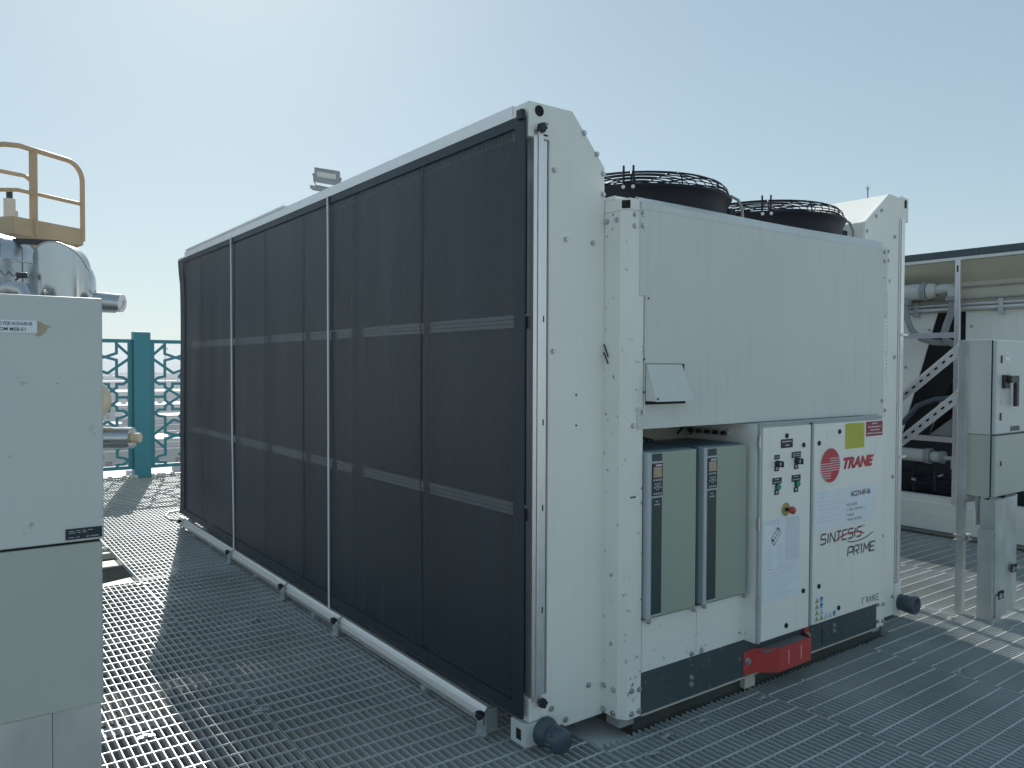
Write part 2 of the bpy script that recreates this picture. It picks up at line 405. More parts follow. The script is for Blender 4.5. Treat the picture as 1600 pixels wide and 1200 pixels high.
for z in (1.70,.945): MB().box(2.89,2.95,-.026,-.011,z-.008,z+.008,.004).build('screen_hook','alu',ch)
# capped drain pipe at the near left corner
dp=MB(); dp.lathe((.075,-.006,.004),[(.0,-.006),(.060,-.006),(.060,-.018),(.052,-.022),(.050,-.055),(.042,-.058)],28,True,'y')
dp.lathe((.075,-.006,.004),[(.042,-.056),(.050,-.060),(.050,-.120),(.046,-.127),(.0,-.127)],28,True,'y')
for i in range(8):
    a=i*PI/4+.2; c=(.075+.050*math.cos(a), .004+.050*math.sin(a)); dp.cyl((c[0],-.085,c[1]),(c[0],-.112,c[1]),.007,6)
dp.cyl((.03,-.052,-.01),(.022,-.060,-.013),.006,8)
dp=dp.build('drain_pipe','pvc',ch)
# top channel of the left side
MB().box(-.014,.05,.105,LEN-.05,2.512,2.560,.002).build('top_channel','alutop',ch)
MB().box(-.020,.045,2.70,LEN-.12,2.561,2.575).build('top_cover_strip','alutop',ch)
MB().box(-.030,.02,.05,5.49,2.498,2.509).build('top_rail','alutop',ch)
# bottom rail with clamps
rl=MB()
prof=[(-.052,-.030),(-.018,-.034),(-.005,-.028),(-.004,.034),(-.016,.042),(-.034,.040),(-.040,.028),(-.050,.020),(-.056,-.004)]
rl.prism(prof,'y',.245,5.46)
rl=rl.build('bottom_rail','aluy',ch)
for y in (.235,1.745,2.61,3.79,5.30):
    br=MB().box(-.066,-.058,y-.030,y-.022,GZ+.002,.035).box(-.066,-.0575,y-.022,y+.04,GZ+.012,-.022).box(-.078,-.0665,y-.028,y+.036,GZ+.002,GZ+.010).box(-.050,.002,y-.0185,y-.012,GZ+.015,.04).build('rail_bracket','galv',ch)
    put('clamp_knob',ME_KNOB,br,(-.060,y-.002,.022),(0,0,-PI/2))
for y in (.75,2.1,3.2,4.35,4.9):
    MB().box(-.060,-.030,y-.02,y+.02,-.052,-.0345).build('rail_foot','galv',ch)

# mesh screens
def inset(v):
    t=min(1,(1-v)/.12); t=t*t*(3-2*t); return .075*t*(1-.75*max(0,.75-v)/.75)+.008*math.sin(v*11)
def screen(y0,y1,near=False,far=False):
    ny,nz=16,22; z0,z1=.078,2.488; vs=[]; fs=[]
    ph=y0*3
    for j in range(nz+1):
        v=j/nz; z=z0+(z1-z0)*v
        for i in range(ny+1):
            u=i/ny; y=y0+(y1-y0)*u
            if far: y-=u*u*inset(v)
            x=-.020+.005*math.sin(y*5.1+ph)*math.sin(v*PI)+.003*math.sin(y*17+z*2.3)*math.sin(v*PI)
            vs.append((x,y,z))
    for j in range(nz):
        for i in range(ny):
            a=j*(ny+1)+i; fs.append((a,a+1,a+ny+2,a+ny+1))
    s=MB(); s.add(vs,fs,True); sc=s.build('mesh_screen','fabric',ch)
    MB().box(-.0305,-.0245,y0,y1,.072,.130).build('hem','hem',sc); MB().box(-.0305,-.0245,y0,y1,2.455,2.492).build('hem','hem',sc); h=MB()
    def strip(ya,yb,x0=-.0310,x1=-.0250):
        for j in range(nz):
            va=j/nz; vb=(j+1)/nz
            def dd(v): return inset(v) if far and yb>y1-.01 else 0
            za=z0+(z1-z0)*va; zb=z0+(z1-z0)*vb; da=dd(va); db=dd(vb)
            h.add([(x0,ya-da,za),(x0,yb-da,za),(x0,yb-db,zb),(x0,ya-db,zb)],[(0,1,2,3)])
    if near: h.box(-.0320,-.0238,y0-.012,y0+.055,.076,2.486)
    if far: strip(y1-.145,y1)
    if h.v: h.build('hem','hem',sc)
    return sc
s1=screen(0.010,1.905,near=True); s2=screen(1.915,3.765); s3=screen(3.775,5.48,far=True)
for sc,y,yb in ((s1,1.910,1.898),(s2,3.790,3.745)):
    MB().tube([(-.040,y,2.500),(-.038,y,2.2),(-.038,y-.004,1.2),(-.040,yb,.14),(-.044,yb-.01,.045)],.0065,8).build('screen_batten','rodmat',sc)
MB().box(-.046,-.026,0.0,.035,2.478,2.515).build('screen_corner_fold','hem',s1)
MB().box(-.009,-.004,5.18,5.405,.08,2.48).build('sky_block_strip','hem',ch)  # dark strip added behind the fabric to stop bright sky showing through
# behind the screens: coil, welded wire guard and support bars
MB().box(.16,.18,.03,LEN-.03,.02,2.50).build('coil','coil',ch)
wg=MB()
y=.03
while y<LEN-.03: wg.box(.030,.0325,y-.0012,y+.0012,.06,2.50); y+=.025
z=.08
while z<2.49: wg.box(.0326,.035,.03,LEN-.03,z-.0012,z+.0012); z+=.025
wg.build('wire_guard','coil',ch)
for z in (1.680,.900):
    g=MB()
    for dz in (-.022,-.004,.014): g.box(.012,.028,.02,LEN-.04,z+dz,z+dz+.015)
    g.build('support_bar','alutop',ch)
    for y in (.02,1.62,1.90,3.75,5.2): MB().box(.002,.0115,y,y+.05,z-.03,z+.02).build('bar_clip','black',ch)
for y in (.826,1.577,2.33,3.047,4.695): MB().box(-.002,.0115,y-.016,y+.016,.06,2.49).build('dark_upright','hem',ch); MB().box(-.0305,-.0290,y-.0035,y+.0035,.131,2.444).build('fabric_seam','hem',ch)
MB().box(.19,.40,.04,LEN-.04,-.02,0.0).build('module_floor','steeld',ch)

# cabinet section between the modules
post=MB().prism([(.405,.026),(.405,-.095),(.432,FY),(.512,FY),(.512,-.10),(.44,-.10),(.425,-.08),(.425,.026)],'z',-.005,2.155)
post=post.build('corner_post','speck',ch,.002)
bolts(post,[(.455,2.158-.02),(.500,2.14),(.455,2.090),(.500,2.09),(.452,1.249),(.454,.117),(.455,.017),(.500,.114),(.500,.020)],FY-.0005)
bolts(post,[(-.014,2.117),(-.014,.115),(-.014,.012),(-.073,2.117),(-.073,.114),(-.073,.014)],.4045,True)
cap=MB().prism([(.405,.026),(.405,-.095),(.432,FY),(.500,FY),(.500,.0),(.45,.026)],'z',2.156,2.205).prism([(.405,.03),(.405,-.06),(.47,-.06),(.47,.03)],'z',2.2055,2.222).build('post_cap','white',ch,.002)
MB().obox((.4085,-.0985,2.178),(.4275,-.1285,2.178),.002,.034).obox((.4105,-.098,2.178),(.4255,-.1265,2.178),.004,.0).build('cap_hole','hole',cap) if False else MB().add([(.4075,-.0995,2.162),(.4298,-.1285,2.162),(.4298,-.1285,2.196),(.4075,-.0995,2.196)],[(0,1,2,3)]).add([(.4079,-.0991,2.162),(.4302,-.1281,2.162),(.4302,-.1281,2.196),(.4079,-.0991,2.196)],[(0,1,2,3)]).build('cap_hole','hole',cap)
rp=MB().box(2.432,2.520,FY+.004,.0,-.005,2.20).build('corner_post','speck',ch,.002)
bolts(rp,[(2.505,2.166),(2.505,2.115),(2.495,1.252),(2.437+.01,.130),(2.505,.123),(2.447,.033),(2.505,.025)],FY+.003)
for z in [1.92-.02*i for i in range(26)]: put('rivet',ME_RIVET,rp,(2.506,FY+.003,z)).scale=(.45,1,.45)
for x in (.444,.455,.466): put('rivet',ME_RIVET,post,(x,FY-.0005,.945))
for x,z in ((.47,1.52),(.47,1.40),(.505,.50),(.448,.17),(.478,.17),(.505,.19),(.462,.145),(.462,.075)): put('rivet',ME_RIVET,post,(x,FY-.0005,z)).scale=(.6,1,.6)
MB().tube([(.406,.02,1.60),(.402,-.005,1.59),(.400,-.03,1.54)],.003,6).tube([(.406,.02,1.57),(.402,-.005,1.555),(.400,-.03,1.51)],.003,6).build('loose_wire','black',ch)
# foot plates and stubs
MB().box(.415,.50,-.10,-.02,-.046,-.006).build('foot','steeld',ch)
MB().box(2.44,2.52,-.10,-.02,-.040,-.006).build('foot','steeld',ch)
# header panel: main sheet, bent top lip
hd=MB()
hx=[(.474,1.232),(2.462,1.232),(2.462,1.80),(2.485,1.80),(2.485,2.165),(.484,2.165),(.484,1.80),(.515,1.80),(.515,1.325),(.474,1.325)]
hd.prism(hx,'y',FY-.006,FY+.012)
# lip folds back
n=14; vs=[]
for i in range(n+1):
    u=i/n; x=.486+(2.483-.486)*u; dz=.012*math.sin(u*PI)*-.6+.003*math.sin(u*9); hgt=.018+.020*min(1,u*1.6)
    vs+= [(x,FY-.006,2.165),(x,FY-.006,2.215-hgt+dz),(x,FY+.030,2.222+dz*.6),(x,FY+.032,2.10)]
fs=[]
for i in range(n):
    for k in range(3): a=i*4+k; fs.append((a,a+1,a+5,a+4))
hd.add(vs,fs,False)
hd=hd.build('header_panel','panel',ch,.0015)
bolts(hd,[(.497,2.15),(.497,2.095),(2.449,2.155),(2.449,2.105),(.503,1.304),(2.444,1.308)],FY-.0065)
for p in ((.511,1.53),(.511,1.39),(.533,1.79),(2.47,1.79),(2.45,2.01)): put('rivet',ME_RIVET,hd,(p[0],FY-.0065,p[1]))
# exhaust hood flap
hv=MB().prism([(.519,1.336),(.772,1.336),(.762,1.512),(.519,1.512)],'y',FY-.0075,FY-.0062).build('vent_opening','hole',ch)
fl=MB().add([(.519,FY-.009,1.509),(.742,FY-.009,1.509),(.766,FY-.062,1.352),(.524,FY-.062,1.352),
             (.519,FY-.012,1.509),(.742,FY-.012,1.509),(.766,FY-.065,1.350),(.524,FY-.065,1.350)],[(0,1,2,3),(4,5,6,7),(3,2,6,7),(0,3,7,4),(1,2,6,5)])
fl.add([(.519,FY-.009,1.505),(.524,FY-.062,1.352),(.519,FY-.009,1.352)],[(0,1,2)])
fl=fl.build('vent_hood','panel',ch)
put('rivet',ME_RIVET,fl,(.533,FY-.066,1.362))
# roof deck
MB().box(.41,2.49,FY+.035,LEN-.02,2.165,2.185).build('roof_deck','white',ch)
# bay for the drives
bay=MB().box(.515,1.262,.25,.262,.42,1.231).box(.515,.525,FY+.013,.25,.42,1.231).box(.526,1.2,-.02,.249,.405,.415)
bay=bay.build('drive_bay','ivory',ch)
MB().box(.515,1.262,FY+.013,.26,1.2325,1.245).build('bay_ceiling','steeld',ch)
# lower panels
lp=MB().box(.515,.8665,FY,FY+.015,.180,.405).build('lower_panel','speck',ch,.001)
lp2=MB().box(.8695,1.262,FY,FY+.015,.180,.405).build('lower_panel','speck',ch,.001)
bolts(lp,[(.835,.195)],FY-.0005); bolts(lp2,[(.900,.195),(1.235,.21)],FY-.0005)
# drive units
def drive(x0,x1,lab):
    d=MB().box(x0-.006,x1,-.122,.20,.412,1.135,.006)
    d=d.build('drive_unit','drivebody',ch); d['label']=lab
    MB().box(x0,x1,-.152,-.1225,.415,1.130,.005).build('drive_cover','drive',d)
    MB().box(x0-.0005,x0+.022,-.1545,-.1215,.414,1.131,.002).box(x0+.0225,x0+.088,-.1542,-.1521,.424,.430).box(x0+.0225,x0+.088,-.1542,-.1521,1.084,1.092).box(x0+.0225,x0+.088,-.1542,-.1521,.935,.942).build('cover_trim','drivetrim',d)
    MB().box(x0+.0225,x0+.086,-.1538,-.1521,.4305,.9345).box(x0+.0225,x0+.086,-.1538,-.1521,1.0925,1.124).build('dark_strip','green_dk',d)
    kp=MB().box(x0+.023,x0+.0875,-.1570,-.1522,.943,1.083,.001).build('keypad','navy',d)
    MB().box(x0+.029,x0+.080,-.1585,-.1571,1.023,1.067).build('display','display',kp)
    MB().box(x0+.042,x0+.080,-.1583,-.1571,1.071,1.078).build('brand_strip','pink',kp)
    ky=MB()
    for r,z in ((4,1.012),(4,.953)):
        for i in range(r): ky.box(x0+.030+i*.0135,x0+.038+i*.0135,-.1585,-.1571,z-.004,z+.004)
    cxx=x0+.055; cz=.983
    for a0 in range(0,360,45):
        a=math.radians(a0+8); b=math.radians(a0+37)
        pts=[(cxx+.013*math.cos(a+(b-a)*t/4),cz+.013*math.sin(a+(b-a)*t/4)) for t in range(5)]
        ky.stroke(pts,.0045,-.1584,.0012)
    ky.cyl((cxx,-.157,cz),(cxx,-.1588,cz),.005,12)
    for a0 in (40,140,-10,190):
        a=math.radians(a0); ky.box(cxx+.022*math.cos(a)-.003,cxx+.022*math.cos(a)+.003,-.1583,-.1571,cz+.020*math.sin(a)-.003,cz+.020*math.sin(a)+.003)
    ky.build('keys','keys',kp)
    MB().box(x0+.048,x0+.062,-.1552,-.1539,.916,.921).box(x0+.038,x0+.072,-.1552,-.1539,.903,.908).build('print','keys',d)
    # side cover plate near the foot
    MB().prism([(-.10,.42),(-.02,.42),(-.02,.50),(-.06,.545),(-.10,.545)],'x',x0-.013,x0-.007).build('foot_plate','drivetrim',d)
    for x in (x0+.012,x1-.012): put('bolt',ME_BOLT,d,(x,-.150,.405))
drive(.522,.834,'left grey-green drive with dark keypad strip')
drive(.884,1.196,'right grey-green drive beside the switch cabinet')
MB().tube([(.545,.10,1.15),(.60,.09,1.165),(.66,.10,1.155),(.74,.11,1.168),(.82,.10,1.15)],.006,6).tube([(.70,.12,1.15),(.74,.12,1.175),(.80,.12,1.145)],.005,6).tube([(1.10,.2,1.16),(1.15,.2,1.20),(1.2,.2,1.19),(1.2,.2,1.15)],.007,6).build('cable_bundle','black',ch)
gl=MB()
for i in range(5): 
    gl.cyl((1.224,-.02+i*.052,1.175),(1.198,-.02+i*.052,1.175),.016,10)
gl.build('cable_gland','ivory',ch)
gl=MB()
for i in range(5): gl.cyl((1.1975,-.02+i*.052,1.175),(1.175,-.02+i*.052,1.175),.012,6)
gl.build('gland_nut','black',ch)

# switch cabinet: shell, two doors
cab=MB().box(1.2265,2.345,DY+.020,.25,.173,1.226,.003).build('switch_cabinet','white',ch)
MB().box(1.228,2.36,DY-.004,FY-.008,1.2265,1.2295).build('sky_glint_strip','drivetrim',ch)  # sky reflection on the cabinet top, painted as a blue-grey strip
MB().box(1.229,2.343,DY+.010,DY+.0198,1.2105,1.2255).build('sky_glint_lip','drivetrim',ch)  # bluish sky reflection put into the colour; the shell itself is white
d1=MB().box(1.246,1.638,DY,DY+.0195,.182,1.210,.002).build('cabinet_door','white',ch)
MB().box(1.2275,1.2445,DY+.004,DY+.0195,.176,1.218).box(1.640,1.667,DY+.010,DY+.0195,.176,1.218).build('door_gap_strip','drivetrim',ch)
MB().box(1.6395,1.6475,DY+.003,DY+.009,.178,1.214).build('door_seal','hole',ch)
d2=MB().box(1.668,2.338,DY,DY+.0195,.182,1.210,.002).build('cabinet_door','white',ch)
for z in (1.140,.753,.366): 
    MB().cyl((1.2245,DY+.003,z-.03),(1.2245,DY+.003,z+.03),.007,8).box(1.215,1.234,DY+.006,DY+.012,z-.022,z+.022).build('hinge','chrome',cab)
for p in ((1.432,1.163),(1.574,1.110),(1.586,.374),(1.445,.225)): put('lock',ME_LOCK,d1,(p[0],DY-.0005,p[1]))
for p in ((1.896,1.162),(1.710,1.111),(1.723,.374),(1.909,.229)): put('lock',ME_LOCK,d2,(p[0],DY-.0005,p[1]))
Y1=DY-.0008
plates=[(1.385,1.482,1.104,1.147),(1.334,1.376,1.053,1.074),(1.474,1.551,1.050,1.080),(1.320,1.394,.932,.963),(1.476,1.551,.932,.965)]
for x,z in ((1.353,1.008),(1.513,1.007),(1.354,.893),(1.513,.892)): plates.append((x-.018,x+.018,z-.013,z+.013))
PLS=[MB().box(a_,b_2,Y1-.001,Y1,c_,e_).build('name_plate','ink',d1) for a_,b_2,c_,e_ in plates]; pl=PLS[0]
pw=MB()
WY=Y1-.0012
for k_i,rows in enumerate(([(1.395,1.472,1.135,.006),(1.42,1.45,1.117,.006)],[(1.340,1.371,1.063,.004)],[(1.482,1.545,1.070,.004),(1.482,1.545,1.060,.004)],[(1.340,1.374,.955,.004),(1.328,1.386,.941,.004)],[(1.495,1.53,.957,.004),(1.482,1.545,.942,.004)])):
    pw=MB()
    for q_i,(a_,b_2,z_,h_) in enumerate(rows): words(pw,a_,b_2,z_,h_,WY,seed=k_i*7+q_i)
    pw.build('plate_lettering','print',PLS[k_i])
for k_i,(x,z) in enumerate(((1.353,1.008),(1.513,1.007),(1.354,.893),(1.513,.892))): MB().box(x-.006,x+.006,Y1-.0017,Y1-.0012,z-.006,z+.006).build('plate_lettering','print',PLS[5+k_i])
for x,z in ((1.352,1.032),(1.512,1.035)):
    k=MB().cyl((x,Y1,z),(x,Y1-.026,z),.0155,18).build('rotary_switch','black',d1)
    MB().cyl((x,Y1-.0262,z),(x,Y1-.030,z),.012,18,r1=.008).build('switch_cap','keys',k)
    MB().box(x-.0035,x+.0035,Y1-.040,Y1-.0262,z-.014,z+.014,.001).build('switch_grip','black',k)
for x,z in ((1.358,.918),(1.518,.921)):
    k=MB().cyl((x,Y1,z),(x,Y1-.006,z),.0175,18).build('push_button_ring','black',d1)
    MB().cyl((x,Y1-.006,z),(x,Y1-.014,z),.015,18,r1=.0135).build('push_button','green',k)
es=MB().cyl((1.432,Y1,.802),(1.432,Y1-.002,.802),.033,24).build('emergency_stop_disc','ochre',d1)
MB().cyl((1.432,Y1-.002,.802),(1.432,Y1-.030,.802),.009,14).build('stop_stem','black',es)
MB().lathe((1.432,Y1,.802),[(.009,-.026),(.018,-.030),(.019,-.042),(.014,-.048),(0,-.050)],18,True,'y').build('stop_button','red',es)
# wiring paper on door 1
pp=MB().box(1.254,1.552,Y1-.0008,Y1,.364,.769).build('instruction_sheet','paper',d1)
pt=MB(); yy=Y1-.0010
for i in range(34): words(pt,1.432,1.544,.757-i*.0062*(1+.0),.0022,yy,seed=20+i)
for i in range(3): words(pt,1.262,1.38,.757-i*.008,.0022,yy,seed=70+i)
for i in range(9): words(pt,1.27,1.32,.62-i*.012,.0018,yy,seed=80+i); words(pt,1.36,1.41,.62-i*.012,.0018,yy,seed=90+i)
for i in range(9): words(pt,1.29+.01*(i%3),1.52-.03*(i%4),.52-i*.016,.0018,yy,seed=110+i)
pt.build('print','print',pp)
pi=MB()
for k,(p,q) in enumerate((((1.318,.672),(1.365,.722)),((1.365,.722),(1.383,.710)),((1.383,.710),(1.338,.657)),((1.338,.657),(1.318,.672)),((1.330,.684),(1.350,.671)),((1.342,.697),(1.361,.684)),((1.353,.710),(1.372,.697)),((1.318,.672),(1.320,.650)),((1.320,.650),(1.340,.636)),((1.340,.636),(1.388,.690)),((1.388,.690),(1.383,.710)),((1.338,.657),(1.340,.636)))): pi.stroke([p,q],.0026,yy-.0002-k*.00003,.0003)
pi.stroke([(1.320,.668),(1.333,.657)],.012,yy-.0009,.0003).stroke([(1.362,.719),(1.376,.710)],.010,yy-.0009,.0003)
pi.build('machine_drawing','greyink',pp)
# door 2: stickers and lettering
MB().box(1.778,1.842,Y1-.0008,Y1,1.149,1.170).build('small_label','paper',d2)
yl=MB().box(1.952,2.138,Y1-.0008,Y1,1.066,1.201).build('yellow_sticker','yellow',d2)
yt=MB()
for i in range(11): words(yt,1.963,2.128,1.186-i*.0108,.0016,Y1-.0010,seed=200+i)
yt.build('print','ochre',yl)
rd=MB().box(2.156,2.325,Y1-.0008,Y1,1.123,1.203).build('maroon_sticker','maroon',d2)
rt=MB()
for a,b,z in ((2.215,2.268,1.191),(2.175,2.308,1.173),(2.20,2.29,1.156),(2.163,2.319,1.138)): words(rt,a,b,z,.007,Y1-.0010,seed=int(z*999))
rt.build('lettering','pink',rd)
MB().box(2.243,2.292,Y1-.0006,Y1,1.025,1.066).box(2.262,2.272,Y1-.0006,Y1,1.082,1.112).build('paper_scrap','paper',d2)
# round emblem
em=MB(); cx,cz,ra,rb=1.814,.990,.090,.090
ell=[(cx+ra*math.cos(2*PI*i/40),cz+rb*math.sin(2*PI*i/40)) for i in range(40)]
em.prism(ell,'y',Y1-.0008,Y1); em=em.build('round_emblem','redlogo',d2)
eb=MB(); eb.stroke([(cx+.0905*math.cos(2*PI*i/40),cz+.0905*math.sin(2*PI*i/40)) for i in range(40)],.005,Y1-.0011,.0008,closed=True)
def hw(z): return math.sqrt(max(0,ra*ra-(z-cz)**2))
for i in range(7):
    z=cz+.010-i*.0125; eb.box(cx-hw(z)+.002,cx+.018-i*.003,Y1-.0013,Y1-.0009,z-.0021,z+.0021)
for i in range(6):
    z=cz+.036-i*.0125; eb.box(cx-.006,cx+hw(z)-.002,Y1-.0014,Y1-.0009,z-.0021,z+.0021)
eb.build('emblem_stripes','pink',em)
text('brand_lettering','TRANE',1.934,2.235,.960,1.022,Y1-.0008,'redlogo',d2,shear=.28,bold=.06)
MB().stroke([(2.243,1.018),(2.247,1.018)],.006,Y1-.0005,.0004).build('trademark','redlogo',d2)
ps=MB().box(1.673,1.956,Y1-.0008,Y1,.661,.863).build('blank_sheet','paper',d2)
pt=MB()
for i,(a,b) in enumerate(((1.69,1.80),(1.71,1.93),(1.69,1.86),(1.70,1.94),(1.69,1.90),(1.72,1.84),(1.69,1.93),(1.70,1.88))): words(pt,a,b,.850-i*.021,.0016,Y1-.0010,seed=300+i)
pt.build('print','print',ps)
tg=MB().box(1.966,2.259,Y1-.0008,Y1,.658,.861).build('unit_tag','paper',d2)
text('tag_lettering','ACCH-RF-06',2.008,2.206,.808,.838,Y1-.0012,'ink',tg,bold=.03)
text('tag_lettering','BTU: ROOF',1.978,2.075,.760,.773,Y1-.0012,'greyink',tg,bold=.01)
text('tag_lettering','2 360/1 345(HALL )',1.978,2.150,.732,.746,Y1-.0012,'greyink',tg,bold=.01)
text('tag_lettering','CHILLER',1.978,2.045,.706,.719,Y1-.0012,'greyink',tg,bold=.01)
text('tag_lettering','TRANE -ACC2106',1.978,2.120,.680,.693,Y1-.0012,'greyink',tg,bold=.01)
# stroke lettering
GL={'S':[[(1,1),(.15,1),(0,.85),(0,.6),(.1,.52),(.9,.48),(1,.4),(1,.12),(.85,0),(0,0)]],'I':[[(.5,0),(.5,1)]],
 'N':[[(0,0),(0,1),(1,0),(1,1)]],'T':[[(0,1),(1,1)],[(.5,1),(.5,0)]],'E':[[(1,1),(0,1),(0,0),(1,0)],[(.1,.5),(.8,.5)]],
 'e':[[(1,1),(.12,1),(0,.88),(0,.12),(.12,0),(1,0)],[(.1,.5),(.7,.5)]],
 'P':[[(0,0),(0,.9),(.1,1),(.9,1),(1,.9),(1,.5),(.9,.4),(.2,.4)]],'R':[[(0,0),(0,1)],[(.15,1),(.9,1),(1,.9),(1,.55),(.9,.45),(.25,.45)],[(.5,.42),(1,0)]],
 '1':[[(.1,1),(.6,1),(.6,0)]],'M':[[(0,0),(.05,1),(.5,.35),(.95,1),(1,0)]],'A':[[(0,0),(.5,1),(1,0)]],
 'c':[[(0,1),(1,1)],[(0,.5),(.8,.5)],[(0,0),(1,0)]],'r':[[(0,1),(.8,1),(1,.85),(1,.6),(.8,.5),(.3,.5)],[(.55,.45),(1,0)]],'t':[[(0,1),(1,1)],[(.3,.85),(.3,0)]]}
def letters(name,s,x0,x1,z0,z1,w,m,parent,shear=0,gap=.25,widths=None):
    ws=[(.35 if c in 'I' else .6 if c=='1' else 1.15 if c=='M' else 1) for c in s]; tot=sum(ws)+gap*(len(s)-1); u=(x1-x0)/tot
    mb=MB(); x=x0; q=0
    for c,cw in zip(s,ws):
        for st in GL[c]:
            q+=1; mb.stroke([(x+px*cw*u+shear*pz*(z1-z0),z0+pz*(z1-z0)) for px,pz in st],w,Y1-.0006-q*.00006,.0004)
        x+=(cw+gap)*u
    return mb.build(name,m,parent)
letters('series_lettering','SINTeSIS',1.734,2.118,.586,.636,.0085,'greyink',d2,.12,.28)
letters('series_lettering','PR1ME',1.990,2.258,.490,.538,.0085,'greyink',d2,.1,.25)
sw=MB(); sw.stroke([(1.870,.588),(1.92,.604),(1.98,.614),(2.03,.6155),(2.09,.611),(2.150,.597)],.007,Y1-.0016,.0004); sw.build('swoosh','redlogo',d2)
sw=MB(); sw.stroke([(1.985,.572),(2.03,.564),(2.08,.562),(2.13,.566),(2.18,.575),(2.240,.594)],.005,Y1-.0018,.0004); sw.build('swoosh','greyink',d2)
text('trademark','TM',2.128,2.152,.632,.644,Y1-.0008,'greyink',d2)
letters('lower_brand_lettering','trANc',2.136,2.308,.206,.238,.0045,'greyink',d2,0,.45)
# warning pictograms
wp=MB(); wi=MB(); wy=MB(); wb=MB()
cells=[('y',0,0),('y',0,1),('y',0,2),('y',0,3),('y',1,0),('w',1,1),('b',1,2),('b',1,3),('w',2,0),('w',3,0),('b',4,0)]
for kd,i,j in cells:
    x=1.708+i*.040; z=.208+j*.0315
    wp.box(x-.0195,x+.0195,Y1-.0006,Y1,z-.0152,z+.0152)
    if kd=='b': wb.prism([(x+.014*math.cos(2*PI*t/18),z+.014*math.sin(2*PI*t/18)) for t in range(18)],'y',Y1-.0010,Y1-.0007); wp.box(x-.009,x+.009,Y1-.0013,Y1-.0011,z-.006,z-.002)
    else:
        tri=[(x-.015,z-.011),(x+.015,z-.011),(x,z+.013)]
        (wy if kd=='y' else wp).prism(tri,'y',Y1-.0011,Y1-.0007)
        wi.stroke(tri,.0018,Y1-.0014,.0002,closed=True); wi.box(x-.0016,x+.0016,Y1-.0014,Y1-.0012,z-.007,z+.003)
wp=wp.build('warning_stickers','paper',d2); wy.build('warning_triangle','yellow',wp); wi.build('warning_symbol','greyink',wp); wb.build('mandatory_sign','blue',wp)

# base rail and tow bracket
bs=MB().prism([(FY+.001,.0),(FY+.001,.168),(FY+.012,.178),(.0,.178),(.0,.0)],'x',.5125,2.431).build('base_rail','rail',ch)
put('bolt',ME_BOLT,bs,(.835,FY,.085)); put('bolt',ME_BOLT,bs,(.835,FY,.055)); put('bolt',ME_BOLT,bs,(1.99,FY,.10)); put('bolt',ME_BOLT,bs,(1.99,FY,.07))
MB().box(1.88,1.884,FY-.002,FY+.0005,.02,.10).build('base_slot','hole',bs)
MB().box(.5135,2.431,FY-.004,.0,-.0075,-.001).build('support_angle','steel',ch)
MB().box(.5,2.55,-.095,-.085,-.16,-.0085).build('support_plate','darksteel',ch)
MB().box(1.235,1.315,-.125,-.09,GZ+.001,-.0145,.004).build('support_block','steel',ch)
tow=MB(); n=5
path=[(1.212,FY-.004),(1.300,FY-.004),(1.395,FY-.075),(1.60,FY-.075),(1.665,FY-.075),(1.700,FY-.010),(1.735,FY-.006)]
zt=[(.005,.118),(.002,.122),(.002,.122),(.004,.122),(.004,.122),(.02,.122),(.03,.100)]
vs=[];fs=[]
for (x,y),(a,b) in zip(path,zt): vs+=[(x,y,a),(x,y,b),(x,y+.007,b),(x,y+.007,a)]
for i in range(len(path)-1):
    for k in range(4): fs.append((i*4+k,i*4+(k+1)%4,(i+1)*4+(k+1)%4,(i+1)*4+k))
fs+=[(0,1,2,3),(24,25,26,27)]
tow.add(vs,fs); tow=tow.build('towing_bracket','red',ch,.003)
put('bolt',ME_BOLT,tow,(1.236,FY-.005,.072)).scale=(1.5,1.5,1.5)
MB().box(1.702,1.745,FY-.012,FY-.001,.085,.150,.008).build('bracket_ear','red',tow); put('bolt',ME_BOLT,tow,(1.722,FY-.013,.105)).scale=(1.4,1.6,1.4)
for x in (1.47,1.575): MB().box(x,x+.004,FY-.0765,FY-.074,.03,.10).build('scratch','pink',tow)
MB().box(1.31,1.66,FY-.06,FY-.002,.114,.117).build('bracket_web','steeld',tow)

